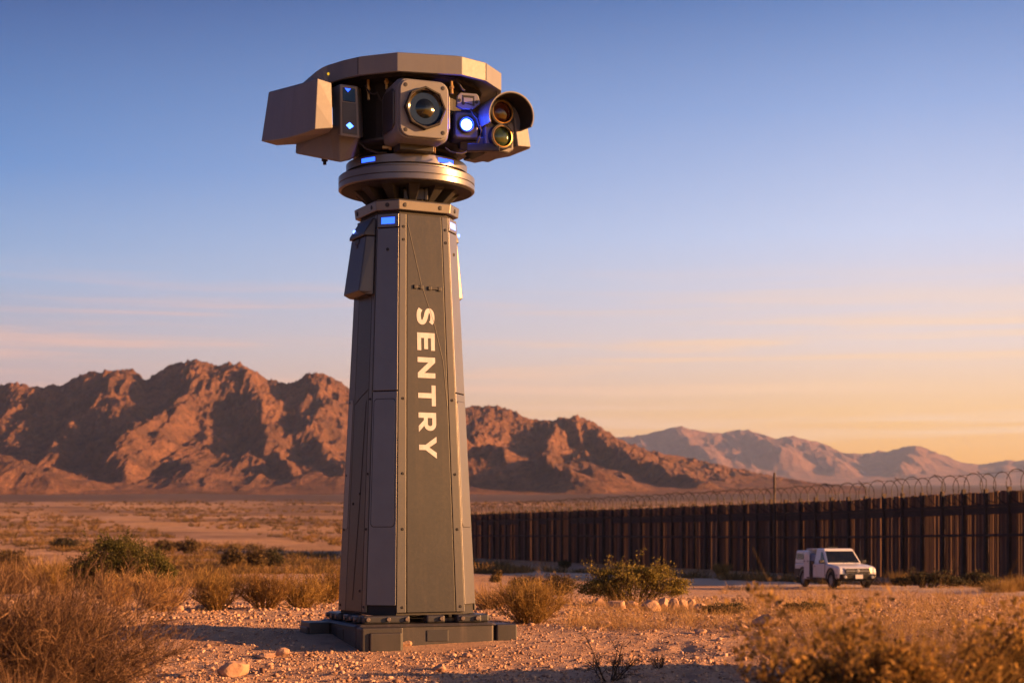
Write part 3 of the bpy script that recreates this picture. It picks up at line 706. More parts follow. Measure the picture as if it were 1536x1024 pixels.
# connector plate between the cameras
CP=frame(Q(703,152,-.9),R(18))
def prism(name,Mx,pts,z0,z1,mat,parent,bevel=.006):
    b=MB(); b.loft([[Mx@Vector((x,y,z0)) for x,y in pts],[Mx@Vector((x,y,z1)) for x,y in pts]]); return b.build(name,mat,parent,bevel=bevel)
b=MB()
cp=prism('connector_plate',CP,[(-.19,-.085),(-.10,-.125),(.06,-.12),(.19,-.02),(.16,.09),(.13,.125),(-.13,.125),(-.18,.07)],-.08,0,M['head'],tower,.012)
prism('port_recess',CP,[(-.10,-.03),(.09,-.07),(.09,.085),(-.10,.085)],-.02,.004,M['black'],cp,0)
prism('port',CP,[(-.085,-.02),(.06,-.045),(.06,.05),(-.085,.05)],.0,.012,M['head'],cp,.004)
for x,y in ((-.145,.0),(-.085,-.04),(.125,-.005)):
    b=MB(); b.lathe([(.026,-.01),(.026,.010),(.014,.012)],CP@Matrix.Translation((x,y,0)),10); b.build('screw',M['black'],cp)
# floodlight
FL=frame(Q(700,187,-.92),R(14))
b=MB(); b.loft([rr(FL,.20,.22,.05,-.55),rr(FL,.20,.22,.05,-.06),rr(FL,.17,.19,.05,-.03)]); fl=b.build('floodlight',M['armour_dark'],tower,bevel=.01)
b=MB(); b.lathe([(.125,-.04),(.125,.02),(.108,.024),(.100,.0)],FL,32,cap=False); b.build('lamp_ring',M['black'],fl,smooth=True)
b=MB(); b.lathe([(.084,-.005),(.070,.014),(.035,.022),(.002,.024)],FL,32); b.build('lamp_lens',M['flood'],fl,smooth=True)
pl_=bpy.data.lights.new('floodlight_glow','POINT'); pl_.color=(.02,.07,1); pl_.energy=4; pl_.shadow_soft_size=.07
po=bpy.data.objects.new('floodlight_glow',pl_); COL.objects.link(po); po.parent=fl; po.location=FL@Vector((0,0,.13))
b=MB(); b.loft([[Q(*p) for p in ((690,225,-.7),(727,232,-.75),(727,205,-.8),(690,205,-.75))],[Q(*p) for p in ((682,222,-.1),(735,228,-.1),(735,205,-.1),(682,205,-.1))]]); b.build('cable_box',M['armour_dark'],tower,bevel=.02)
# twin-lens camera with arched visor
TC=frame(Q(749,189,-.72),R(27))
b=MB()
pf=[(-.25,-.34),(-.14,-.40),(.16,-.41),(.25,-.35),(.26,.0),(.20,.16),(.20,.34),(.12,.40),(-.12,.40),(-.22,.34),(-.22,.12),(-.26,-.04)]
tc_=prism('twin_lens_camera',TC,pf,-.72,0,M['armour_dark'],tower,.025)
prism('faceplate',TC,[(x*.93,y*.95) for x,y in pf],-.01,.012,M['head'],tc_,.006)
for nm,cy,r,mt in (('upper_lens',.19,.175,'lens_amber'),('lower_lens',-.185,.165,'lens_green')):
    LM=TC@Matrix.Translation((0,cy,0))
    b=MB(); b.lathe([(r+.035,0),(r+.035,.10),(r+.02,.115),(r,.115),(r-.008,.06)],LM,40,cap=False); h=b.build('lens_barrel',M['black'],tc_,smooth=True)
    b=MB(); b.lathe([(r+.002,.10),(r+.002,.122),(r-.012,.126),(r-.018,.10)],LM,40,cap=False); b.build('lens_ring',M['brass'],tc_,smooth=True)
    b=MB(); b.lathe([(r-.012,.07),(r*.8,.092),(r*.45,.112),(.002,.120)],LM,40); b.build(nm,M[mt],tc_,smooth=True)
VM=TC@Matrix.Translation((.03,.085,0))
b=MB(); L=[]
for k in range(25):
    a=R(-22+224*k/24); c,s_=math.cos(a),math.sin(a)
    fz=.36+.05*s_
    L.append([VM@Vector((c*.33,s_*.325,-.25)),VM@Vector((c*.35,s_*.345,-.25)),VM@Vector((c*.385,s_*.355,fz)),VM@Vector((c*.368,s_*.338,fz))])
b.loft(L); b.build('visor',M['head'],tc_,smooth=True)
b=MB(); L=[]
for k in range(25):
    a=R(-21.5+223*k/24); c,s_=math.cos(a),math.sin(a); fz=.355+.05*s_
    L.append([VM@Vector((c*.320,s_*.315,-.24)),VM@Vector((c*.3285,s_*.3235,-.24)),VM@Vector((c*.3655,s_*.3355,fz)),VM@Vector((c*.357,s_*.327,fz))])
b.loft(L); b.build('visor_lining',M['deep'],tc_,smooth=True)
for x,y in ((.19,-.20),(.19,-.30),(-.2,-.02)):
    b=MB(); b.lathe([(.022,0),(.022,.02),(.012,.022)],TC@Matrix.Translation((x,y,.01)),10); b.build('screw',M['black'],tc_)
b=MB(); b.box((0,0,0),(.08,.08,.5),M=Matrix.Translation(Q(735,175,-.75))@Matrix.Rotation(R(20),4,'Y')); b.box((0,0,0),(.5,.12,.12),M=Matrix.Translation(Q(725,222,-.8))); b.build('bracket',M['black'],tc_,bevel=.01)
for p in ((579,112,134,-1.02),(677,122,141,-1.12),(552,118,150,-.95)):
    b=MB(); b.tube([Q(p[0],p[1],p[3]),Q(p[0]+1,p[2],p[3])],.022,8); b.tube([Q(p[0],(p[1]+p[2])/2-2,p[3]),Q(p[0]+1,(p[1]+p[2])/2+2,p[3])],.036,8); b.build('fitting',M['brass'],tower)
for p in ((612,224,-.82),(645,226,-.80),(580,222,-.80)):
    b=MB(); b.box(Q(*p),(.13,.10,.05)); b.box(Q(p[0]+6,p[1],p[2]-.03),(.05,.10,.09)); b.build('fitting',M['brass'],tower,bevel=.008)
for pts in (((548,128,-.95),(556,140,-1.0),(566,139,-1.05),(572,152,-1.0)),((683,118,-1.0),(690,128,-1.05),(697,136,-1.0)),((706,164,-.95),(716,178,-1.0),(722,196,-.98),(716,214,-.95)),((540,215,-.9),(556,226,-.95),(580,229,-.9)),((668,222,-.95),(684,230,-.98),(700,228,-.9))):
    b=MB(); q=[Q(*p) for p in pts]; m_=[]
    for i in range(len(q)-1):
        for t in (0,.5): m_.append(q[i].lerp(q[i+1],t)+Vector((0,0,-.02 if t else 0)))
    b.tube(m_+[q[-1]],.016,6); b.build('cable',M['rubber'],tower)

# ------------------------------------------------------------------ border fence
FX,FY=31.85,100.0; FD=Vector((-.303,.953,0)); FN=Vector((-.953,-.303,0)); FH=5.5
def fpt(s,n=0,z=0):
    p=Vector((FX,FY,0))+FD*s+FN*n; return Vector((p.x,p.y,z))
s0=-13.0; BAY=2.5; NB=74
fence=empty('border_fence',(FX,FY,g1(FX,FY)))
tag(fence,'long rusty brown steel slat fence topped with coiled razor wire, crossing the desert plain','fence')
fb=Vector(fence.location)
def ground_s(s): p=fpt(s); return g1(p.x,p.y)
gs=[ground_s(s0+BAY*i) for i in range(NB+1)]
gs=[sum(gs[max(0,i-3):i+4])/len(gs[max(0,i-3):i+4]) for i in range(len(gs))]
def fbox(b,sa,sb,na,nb,za,zb_a,zc=None,zd=None):
    """block along the fence from s=sa..sb, across na..nb, bottom za / top zb at each end"""
    zc=za if zc is None else zc; zd=zb_a if zd is None else zd
    b.loft([[fpt(sa,na,za)-fb,fpt(sa,nb,za)-fb,fpt(sa,nb,zb_a)-fb,fpt(sa,na,zb_a)-fb],[fpt(sb,na,zc)-fb,fpt(sb,nb,zc)-fb,fpt(sb,nb,zd)-fb,fpt(sb,na,zd)-fb]])
for i in range(NB+1):
    s=s0+BAY*i; z=gs[i]
    b=MB(); fbox(b,s-.10,s+.10,.0,.24,z-.5,z+FH+.22+random.uniform(-.05,.1)); b.build('post',M['post'],fence)
rl1=MB(); rl2=MB()
for i in range(NB):
    sa=s0+BAY*i+.10; sb=sa+BAY-.20; za,zb=gs[i],gs[i+1]
    b=MB(); n=9; w=(sb-sa)/n
    for k in range(n):
        x0=sa+w*k+.012; x1=x0+w-.03-random.uniform(0,.03)
        q=(k+.5)/n; zz=za+(zb-za)*q; nn=random.uniform(-.02,.02); tp=zz+FH+random.uniform(-.05,.05)
        fbox(b,x0,x1,-.10+nn,.02+nn,zz-.5,tp)
        if random.random()<.75: fbox(b,x0+.05,x1-.06,.021+nn,.06+nn,zz-.5,tp-.02)
    b.build('slat_panel',M['slat'],fence)
    for mb,h0,h1 in ((rl1,4.55,4.72),(rl2,2.72,2.88)):
        fbox(mb,sa,sb,.065,.20,za+h0,za+h1,zb+h0,zb+h1)
    if i<34 or random.random()<.5: fbox(rl1,sa,sb,.066,.15,za+4.10,za+4.53,zb+4.10,zb+4.53)  # dark plate paints the shadowed band under the upper rail
rl1.build('upper_rail_and_shade_band',M['post'],fence); rl2.build('middle_rail',M['post'],fence)
# coiled razor wire with its thin stand-offs
L=NB*BAY; pitch=1.5; r=.98; npt=int(L/pitch*26)
def gsi(s): return float(np.interp((s-s0)/BAY,range(NB+1),gs))
pts=[]
for k in range(npt):
    a=2*math.pi*k/26; s=s0+L*k/npt; rr_=r*(1+.08*math.sin(a*.37)+.05*math.sin(a*.11+1))
    p=fpt(s+.12*math.sin(a*.23),.05+rr_*math.cos(a)*.9,gsi(s)+FH+.22+rr_*math.sin(a)); pts.append(p-fb)
b=MB(); b.tube(pts,.028,4)
bv=[]
for k in range(0,npt,3):
    p=pts[k]
    if p.z+fb.z<gsi(s0+L*k/npt)+FH+.1: continue
    d=Vector((random.uniform(-1,1),random.uniform(-1,1),random.uniform(-1,1))).normalized()*.075
    b.tube([p-d,p+d],.016,3)
b.build('razor_wire',M['wire'],fence)
for i in range(0,NB+1,2):
    s=s0+BAY*i; z=gs[i]+FH
    b=MB(); b.tube([fpt(s,.1,z)-fb,fpt(s,.1,z+.75)-fb,fpt(s+.55,.4,z+1.3)-fb],.028,5); b.build('wire_bracket',M['wire'],fence)
b=MB(); b.tube([fpt(s0+BAY*i,.1,gs[i]+FH+1.15)-fb for i in range(NB+1)],.012,4); b.build('tension_wire',M['wire'],fence)
# lone tall pole standing against the fence
si=35.8; pz=gsi(si); pp=fpt(si,.42,pz)
b=MB(); b.lathe([(.16,-.4),(.16,.02),(.10,.05),(.095,FH+2.3),(.075,FH+2.36),(.0,FH+2.38)],seg=14)
o=b.build('pole',M['post'],loc=pp,smooth=True); tag(o,'single dark pole rising well above the razor wire of the fence','pole')

# ------------------------------------------------------------------ service truck by the fence
tx,ty,tz=at(1252,882)
tz=g1(tx,ty)+.05
truck=empty('service_truck',(tx,ty,tz),R(13))
tag(truck,'dusty white service pickup with canopy and open side bay, parked before the rusty fence','truck')
def sideprof(pts,x0,x1,name,mat,parent,bevel=.03,tuck=0):
    b=MB(); b.loft([[(x0,y,z) for y,z in pts],[(x1,y,z) for y,z in pts]]); return b.build(name,mat,parent,bevel=bevel,seg=3)
def arch(cy,r,z0=.42,n=8):
    return [(cy+r*math.cos(R(180-180*k/n)),z0+r*math.sin(R(180-180*k/n))) for k in range(n+1)]
prof=[(-2.50,.46)]+arch(-1.66,.46)+arch(1.62,.46)+[(2.62,.50),(2.66,.70),(2.66,1.12),(-1.05,1.14),(-1.20,1.13),(-2.25,1.03),(-2.52,.95),(-2.58,.74)]
body=sideprof(prof,-.92,.92,'body',M['white'],truck,.085)
b=MB(); b.box((0,.0,.50),(1.5,4.9,.30)); b.build('chassis',M['black'],truck)
# cab greenhouse
def cabloop(y0,y1,hw,z): return [(-hw,y0,z),(hw,y0,z),(hw,y1,z),(-hw,y1,z)]
b=MB(); b.loft([cabloop(-1.12,.42,.88,1.10),cabloop(-.42,.40,.74,1.78),cabloop(-.34,.38,.70,1.83)]); cab=b.build('cab',M['white'],truck,bevel=.09,seg=4)
def quad(name,q,mat,parent,n=.008):
    q=[Vector(p) for p in q]; nn=(q[1]-q[0]).cross(q[3]-q[0]).normalized()
    b=MB(); b.loft([[p-nn*.02 for p in q],[p+nn*n for p in q]]); return b.build(name,mat,parent)
quad('windshield',[(-.79,-1.045,1.175),(.79,-1.045,1.175),(.68,-.50,1.705),(-.68,-.50,1.705)],M['pane'],cab)
for s in (-1,1):
    q=[(s*.868,-.86,1.16),(s*.868,-.32,1.16),(s*.765,-.25,1.66),(s*.765,-.36,1.66)]
    if s<0: q=q[::-1]
    quad('side_window',q[::-1] if s>0 else q[::-1],M['pane'],cab)
    q=[(s*.922,-.98,.52),(s*.922,.30,.52),(s*.922,.30,1.10),(s*.922,-.98,1.10)]
    d=quad('door',q if s<0 else q[::-1],M['white'],truck,.006)
    b=MB(); b.box((s*.94,.16,1.0),(.03,.14,.035)); b.build('handle',M['trim'],d)
    b=MB(); b.box((s*1.06,-.88,1.22),(.20,.10,.16)); b.box((s*.94,-.88,1.17),(.14,.04,.04)); b.build('side_mirror',M['trim'],truck,bevel=.02)
    b=MB(); b.box((s*.93,.05,.44),(.10,2.0,.07)); b.build('running_board',M['trim'],truck,bevel=.015)
    b=MB(); b.loft([[(s*q,cy,cz) for cy,cz in arch(-1.66,.46)+arch(-1.66,.54)[::-1]] for q in (.925,.955)]); b.build('fender_flare',M['trim'],truck)
    b=MB(); b.loft([[(s*q,cy,cz) for cy,cz in arch(1.62,.46)+arch(1.62,.54)[::-1]] for q in (.925,.955)]); b.build('fender_flare',M['trim'],truck)
    b=MB(); b.box((s*.925,2.35,.68),(.02,.58,.36)); b.build('lower_cladding',M['trim'],truck)
# black panel painting the open bay's shade, canopy box and its door panel
b=MB(); b.box((-.90,.62,.86),(.06,.42,.76)); b.build('bay_shade_panel',M['deep'],truck)
b=MB(); b.loft([[(-.90,.44,1.10),(.80,.44,1.10),(.80,1.02,1.10),(-.90,1.02,1.10)],[(-.80,.46,1.52),(.75,.46,1.52),(.75,1.02,1.62),(-.82,1.02,1.62)]]); b.build('load_cover',M['tarp'],truck,bevel=.04)
b=MB(); b.loft([cabloop(1.05,2.64,.90,1.13),cabloop(1.07,2.60,.84,1.68),cabloop(1.12,2.55,.80,1.72)]); can=b.build('canopy',M['white'],truck,bevel=.08,seg=4)
quad('canopy_window',[(-.893,1.62,1.30),(-.893,2.50,1.30),(-.856,2.48,1.58),(-.856,1.62,1.58)][::-1],M['pane'],can)
quad('canopy_window',[(.893,1.62,1.30),(.893,2.50,1.30),(.856,2.48,1.58),(.856,1.62,1.58)],M['pane'],can)
b=MB(); b.box((-.935,1.12,.98),(.05,.62,1.20)); bd=b.build('bay_door',M['white'],truck,bevel=.02)
b=MB(); b.box((-.97,1.34,1.22),(.03,.12,.05)); b.box((-.97,.92,1.22),(.03,.10,.05)); b.build('handle',M['trim'],bd)
b=MB(); b.box((0,.95,1.80),(1.35,1.6,.035)); 
for y in (.3,1.0,1.65): b.box((0,y,1.76),(1.40,.05,.05))
b.build('roof_rack',M['white'],truck,bevel=.01)
b=MB(); b.box((-.15,-.05,1.87),(.5,.12,.06)); b.build('light_bar',M['trim'],truck,bevel=.02)
for y in (-.985,.305):
    b=MB(); b.box((-.927,y,.84),(.012,.022,.62)); b.build('door_gap',M['deep'],truck)
b=MB(); b.tube([(.80,-1.15,1.10),(.82,-1.02,1.75),(.83,-.95,2.05)],.012,5); b.build('aerial',M['trim'],truck)
b=MB(); b.tube([(-.45,-1.06,1.20),(.05,-.98,1.27)],.012,5); b.tube([(.15,-1.06,1.20),(.62,-.98,1.27)],.012,5); b.build('wiper',M['trim'],truck)
b=MB(); b.box((-.985,-.88,1.235),(.10,.03,.12)); b.build('mirror_glass',M['lamp_glass'],truck)
# nose
b=MB(); b.loft([[(-.62,-2.56,.70),(.62,-2.56,.70),(.60,-2.54,.93),(-.60,-2.54,.93)],[(-.62,-2.62,.70),(.62,-2.62,.70),(.60,-2.59,.93),(-.60,-2.59,.93)]]); gr=b.build('grille',M['trim'],truck,bevel=.02)
b=MB(); b.box((0,-2.62,.82),(1.16,.03,.03)); b.lathe([(.075,0),(.075,.03),(.05,.035)],Matrix.Translation((0,-2.60,.82))@Matrix.Rotation(R(90),4,'X'),20); b.build('grille_badge',M['rim'],gr)
for s in (-1,1):
    b=MB(); b.loft([[(s*.64,-2.50,.74),(s*.90,-2.36,.74),(s*.89,-2.34,.96),(s*.62,-2.46,.95)],[(s*.64,-2.60,.74),(s*.925,-2.42,.74),(s*.91,-2.38,.96),(s*.62,-2.56,.95)]]); b.build('headlight',M['lamp_glint'] if s>0 else M['lamp_glass'],truck,bevel=.015)
b=MB(); b.loft([[(-.93,-2.30,.44),(-.80,-2.66,.44),(.80,-2.66,.44),(.93,-2.30,.44)],[(-.95,-2.28,.68),(-.82,-2.72,.68),(.82,-2.72,.68),(.95,-2.28,.68)]]); bp=b.build('bumper',M['trim'],truck,bevel=.04,seg=3)
b=MB(); b.box((0,-2.725,.56),(.36,.02,.18)); b.build('licence_plate',M['plate'],bp,bevel=.004)
for s in (-1,1):
    b=MB(); b.lathe([(.07,0),(.07,.04),(.03,.05)],Matrix.Translation((s*.66,-2.69,.55))@Matrix.Rotation(R(90),4,'X'),16); b.build('fog_lamp',M['lamp_glass'],bp)
def wheel(x,y):
    s=1 if x>0 else -1
    w=empty('wheel',(x,y,.39)); w.parent=truck
    m=Matrix.Rotation(R(90)*s,4,'Y')
    b=MB(); b.lathe([(.24,-.11),(.35,-.12),(.39,-.09),(.395,0),(.39,.09),(.35,.12),(.24,.11)],m,32,cap=False); b.build('tyre',M['tyre'],w,smooth=True)
    b=MB(); b.lathe([(.245,-.10),(.245,.085),(.22,.09),(.20,.05),(.07,.06),(.05,.085),(.002,.09)],m,32)
    for k in range(6):
        b.box((0,0,0),(.05,.17,.03),M=m@Matrix.Rotation(R(60*k),4,'Z')@Matrix.Translation((0,.135,.072)))
    b.build('rim',M['rim'],w)
for x in (-.82,.82):
    for y in (-1.66,1.62): wheel(x,y)

# ------------------------------------------------------------------ plants
def unit(v): return v/np.maximum(np.linalg.norm(v,axis=-1,keepdims=True),1e-9)
def curve(base,d,L,bend,t):
    """quadratic stems; base,d,bend (n,3), L (n,), t (n,m) -> (n,m,3)"""
    return base[:,None]+d[:,None]*(L[:,None]*t)[...,None]+bend[:,None]*(L[:,None]*t*t)[...,None]
def strips(base,d,L,w,bend,k=3,taper=.85):
    n=len(base); t=np.linspace(0,1,k+1)[None].repeat(n,0)
    C=curve(base,d,L,bend,t)
    side=unit(np.cross(d,rng.normal(size=(n,3))))
    ww=(w[:,None]*(1-taper*t))[...,None]*side[:,None]
    V=np.stack([C-ww,C+ww],2).reshape(-1,3)
    i=(np.arange(n)[:,None]*(k+1)+np.arange(k)[None])*2
    Fq=np.stack([i,i+1,i+3,i+2],-1).reshape(-1,4)
    return V,Fq
def join(parts):
    V=[];Fq=[];o=0
    for v,f in parts: V.append(v); Fq.append(f+o); o+=len(v)
    return np.concatenate(V),np.concatenate(Fq)
def dirs(n,lo,hi,az=None):
    a=rng.uniform(0,2*np.pi,n) if az is None else az; e=np.radians(rng.uniform(lo,hi,n))
    return np.stack([np.cos(a)*np.cos(e),np.sin(a)*np.cos(e),np.sin(e)],-1)
def leaves(P,size,lo=-30,hi=80,el=1.7):
    n=len(P); d=dirs(n,lo,hi); s=unit(np.cross(d,rng.normal(size=(n,3)))); sz_=size*rng.uniform(.6,1.4,n)[:,None]
    a=P; c=P+d*sz_*el; m=P+d*sz_*el*.5
    V=np.stack([a,m+s*sz_*.5,c,m-s*sz_*.5],1).reshape(-1,3)
    return V,(np.arange(n)[:,None]*4+np.arange(4)[None])
def tuft_geo(n,w,h,width,lo=30,hi=88,bendy=.35,k=3,rad=.5):
    """grassy clump about w wide and h high: blades fanning out of a small crown"""
    r=np.sqrt(rng.uniform(0,1,n))*w*.5*rad; a=rng.uniform(0,2*np.pi,n)
    base=np.stack([r*np.cos(a),r*np.sin(a),np.full(n,-.03)],-1)
    d=dirs(n,lo,hi,a+rng.normal(0,1.1,n)); L=h*rng.uniform(.55,1.12,n)/np.maximum(.55,d[:,2])
    L=np.minimum(L,max(h*1.15,w*.62))
    bend=(np.stack([np.cos(a),np.sin(a),np.full(n,-.25)],-1)+rng.normal(0,.45,(n,3)))*bendy*rng.uniform(.1,1,n)[:,None]
    return strips(base,d,L,width*rng.uniform(.6,1.3,n),bend,k)
def bush_geo(w,h,ns,n2,n3,tw,lo=25,hi=85,droop=.2,rad=.25):
    """branching twiggy shrub; returns twig parts and twig-end points"""
    r=np.sqrt(rng.uniform(0,1,ns))*w*.5*rad; a=rng.uniform(0,2*np.pi,ns)
    b1=np.stack([r*np.cos(a),r*np.sin(a),np.full(ns,-.04)],-1); d1=dirs(ns,lo,hi,a+rng.normal(0,.35,ns))
    hd=np.linalg.norm(d1[:,:2],axis=1)
    L1=np.minimum(h*.8/np.maximum(d1[:,2],.2),w*.45/np.maximum(hd,.1))*rng.uniform(.7,1.05,ns)
    be1=np.stack([np.zeros(ns),np.zeros(ns),np.full(ns,.18)],-1)+rng.normal(0,.10,(ns,3))
    parts=[strips(b1,d1,L1,np.full(ns,tw*2.6),be1,4,.7),strips(b1,d1,L1,np.full(ns,tw*2.6),be1,4,.7)]
    t=rng.uniform(.25,1,(ns,n2)); b2=curve(b1,d1,L1,be1,t).reshape(-1,3); m=len(b2)
    d2=unit(d1.repeat(n2,0)*.9+rng.normal(0,.55,(m,3))+np.array([0,0,.25])); L2=np.minimum(w,h)*rng.uniform(.18,.42,m); be2=rng.normal(0,.2,(m,3))+np.array([0,0,.1])
    parts.append(strips(b2,d2,L2,np.full(m,tw*1.5),be2,3))
    ends=[curve(b2,d2,L2,be2,rng.uniform(.3,1,(m,3))).reshape(-1,3)]
    if n3:
        t=rng.uniform(.2,1,(m,n3)); b3=curve(b2,d2,L2,be2,t).reshape(-1,3); q=len(b3)
        d3=unit(d2.repeat(n3,0)*.8+rng.normal(0,.5,(q,3))+np.array([0,0,.3])); L3=min(w,h)*rng.uniform(.08,.22,q); be3=rng.normal(0,.2,(q,3))
        parts.append(strips(b3,d3,L3,np.full(q,tw),be3,2)); ends.append(curve(b3,d3,L3,be3,rng.uniform(.3,1,(q,2))).reshape(-1,3))
    return parts,np.concatenate(ends)
def squash(V,w,h,sy=1.0):
    return V*np.array([1,sy,1])
def plant_loc(px,py=None,D=None):
    if D is None: return at(px,py)
    return onD(px,D)
def tuft(name,label,cat,px,py,wpx,hpx,mat,n=700,D=None,group=None,lo=30,hi=88,bendy=.35,rad=.5,bw=None):
    x,y,z=plant_loc(px,py,D); w=wpx/F*y; h=hpx/F*y
    parts=[tuft_geo(n,w,h,bw or max(.0035,.35/F*y),lo,hi,bendy,3,rad)]
    parts.append(tuft_geo(n//4,w*.8,h*1.12,(bw or max(.0035,.35/F*y))*.7,55,89,.2,3,rad))
    V,Fq=join(parts); o=np_mesh(name,V,Fq,M[mat],loc=(x,y,z)); tag(o,label,cat,group); return o
def twiggy(name,label,cat,px,py,wpx,hpx,mat,ns,n2,n3,D=None,group=None,lo=20,hi=85,tw=None,fill=None,z=None):
    x,y,zz=plant_loc(px,py,D); w=wpx/F*y; h=hpx/F*y
    parts,e=bush_geo(w,h,ns,n2,n3,tw or max(.003,.3/F*y),lo,hi)
    if fill:
        v,f=leaves(e[rng.integers(0,len(e),fill)]+rng.normal(0,.01,(fill,3)),.4/F*y+.006); parts.append((v,f))
    V,Fq=join(parts); o=np_mesh(name,V,Fq,M[mat],loc=(x,y,zz if z is None else z)); tag(o,label,cat,group); return o
def leafy(name,label,cat,px,py,wpx,hpx,leafmat,nl,D=None,group=None,lobes=None,ns=26,leaf=None,lo=10,hi=85):
    """shrub = stems + foliage parts; lobes are (dx, dz, r) as fractions of the width and height"""
    x,y,z=plant_loc(px,py,D); w=wpx/F*y; h=hpx/F*y
    root=empty(name,(x,y,z)); tag(root,label,cat,group)
    parts,e=bush_geo(w*.9,h*.95,ns,7,4,max(.004,.3/F*y),lo,hi)
    V,Fq=join(parts); np_mesh('stems',V,Fq,M['darktwig'],root)
    P=[]
    lobes=lobes or [(0,.5,.5)]
    for dx,dz,r in lobes:
        k=int(nl/len(lobes)); c=40
        cc=unit(rng.normal(size=(c,3)))*rng.uniform(.45,1,(c,1))**.5
        cc=cc*np.array([r*w,r*w*.8,r*h*1.0])+np.array([dx*w,0,dz*h])
        cc[:,2]=np.maximum(cc[:,2],.04*h)
        q=cc[rng.integers(0,c,k)]+rng.normal(0,1,(k,3))*np.array([.10,.09,.10])*np.array([w,w,h])*r*1.7
        P.append(q)
    P=np.concatenate(P); P=P[P[:,2]>.0]
    ei=e[rng.integers(0,len(e),nl//4)]+rng.normal(0,.02,(nl//4,3)); P=np.concatenate([P,ei])
    V,Fq=leaves(P,leaf or max(.014,1.7/F*y)); np_mesh('foliage',V,Fq,M[leafmat],root)
    return root
# foreground
twiggy('dry_bush','big sprawling dry brown bush filling the near left corner','bush',25,0,430,180,'twig',230,16,9,D=16.6,lo=12,hi=80,tw=.0030)
tuft('grass_tuft','small pale feathery tuft in front of the big dry bush','grass tuft',38,0,100,105,'twig',650,D=14.2,lo=40,hi=88)
leafy('foreground_shrub','large blurred olive and golden shrub at the bottom right, nearest the viewer','shrub',1285,0,340,250,'olivegold',60000,D=10.4,lobes=[(-.30,.42,.26),(-.08,.60,.28),(.14,.62,.28),(.34,.42,.24),(.02,.35,.34)],ns=60,leaf=.024,lo=25,hi=88)
leafy('foreground_shrub','blurred brown and gold shrub cut off by the right edge of the picture','shrub',1535,0,230,235,'olivegold',38000,D=11.4,lobes=[(-.25,.42,.28),(.05,.62,.3),(.2,.4,.32)],ns=44,leaf=.024,lo=25,hi=88)
tuft('golden_tuft','tall golden grass heads rising through the blurred foreground shrub','grass tuft',1335,0,230,290,'gold',1100,D=10.9,lo=48,hi=89,bendy=.25)
tuft('golden_tuft','orange grass blades at the near lower right, left of the edge shrub','grass tuft',1425,0,150,190,'gold',420,D=10.6,lo=45,hi=89,bendy=.3)
twiggy('twig_plant','small bare dark twiggy plant alone on the shaded foreground gravel','plant',915,1020,70,60,'darktwig',9,9,5,lo=35,hi=85,tw=.004,fill=160)
twiggy('twig_plant','tiny dark sprig on the gravel right of the bare twiggy plant','plant',988,1001,38,22,'darktwig',9,7,3,lo=25,hi=80,tw=.003,fill=120)
# beside and behind the tower
GR='dry brush clumps in a row left of the tower'
twiggy('brush_clump','straw coloured clump at the left end of the brush row, under the dark green bush','brush',240,917,84,50,'straw',70,11,6,group=GR,lo=30,hi=88)
twiggy('brush_clump','golden upright clump second from the left in the brush row beside the tower','brush',325,914,82,50,'gold',70,11,6,group=GR,lo=34,hi=88)
twiggy('brush_clump','bushy brown clump in the middle of the brush row left of the tower','brush',398,912,84,50,'drygold',70,11,6,group=GR,lo=25,hi=86)
twiggy('brush_clump','reddish brown brush clump second from the tower, low and wide','brush',452,912,84,46,'gold',60,10,6,group=GR,lo=20,hi=86)
twiggy('brush_clump','greenish clump touching the left side of the tower','brush',492,905,60,50,'olivegold',50,10,6,group=GR,lo=35)
twiggy('brush_clump','pale low clump between the big dry bush and the brush row','brush',172,908,70,46,'straw',50,10,5,lo=30)
twiggy('brush_clump','low straw clump behind the big dry bush','brush',85,893,110,46,'gold',70,10,5,lo=25)
tuft('grass_tuft','low dark clump at the left edge of the picture behind the big dry bush','grass tuft',15,890,110,55,'twig',800,lo=35)
twiggy('golden_tuft','dense golden tuft just right of the tower base','grass tuft',795,934,118,56,'gold',110,11,7,lo=28,hi=87)
tuft('grass_tuft','thin pale tuft half hidden between the tower base and the dense golden tuft','grass tuft',735,912,60,42,'straw',600)
leafy('shrub','low olive shrub peeping up behind the dense golden tuft','shrub',788,888,58,22,'brownleaf',1500)
leafy('shrub','brown rounded shrub behind and right of the dense golden tuft','shrub',838,892,58,30,'brownleaf',2000)
leafy('creosote_bush','wide yellow green bush with a dark left lobe, between the tower and the white truck','bush',952,905,160,66,'yellowgreen',15000,lobes=[(-.36,.34,.18),(-.14,.66,.20),(.03,.60,.22),(.18,.70,.17),(.36,.38,.18),(0,.30,.32)],ns=40,lo=15,hi=85)
leafy('green_bush','dark green rounded bush behind the big dry bush on the left','bush',178,898,150,90,'olive',30000,lobes=[(-.25,.45,.25),(0,.66,.32),(.22,.58,.27),(.38,.40,.19),(-.05,.35,.32)],ns=30)
leafy('round_shrub','dark ball shaped shrub left of a pair of lower ones on the plain','shrub',349,853,34,27,'brownleaf',2600,lobes=[(0,.5,.45)])
RS='pair of low dark shrubs on the plain'
leafy('round_shrub','smaller dark shrub, left one of the low pair beside the ball shaped one','shrub',384,850,34,24,'brownleaf',2200,group=RS)
leafy('round_shrub','broad dark shrub, right one of the low pair beside the ball shaped one','shrub',408,849,30,21,'darkleaf',2000,group=RS)
leafy('shrub','brown shrub on the plain above the ball shaped dark shrub','shrub',281,828,32,18,'brownleaf',1200)
leafy('shrub','orange brown low shrub just right of the dark green bush','shrub',248,826,34,15,'brownleaf',1000)
leafy('shrub','dark low shrub on the plain near the left edge','shrub',20,850,50,24,'brownleaf',1800)
leafy('shrub','flat brown shrub on the plain left of the dark green bush','shrub',98,822,40,14,'darkleaf',1000)
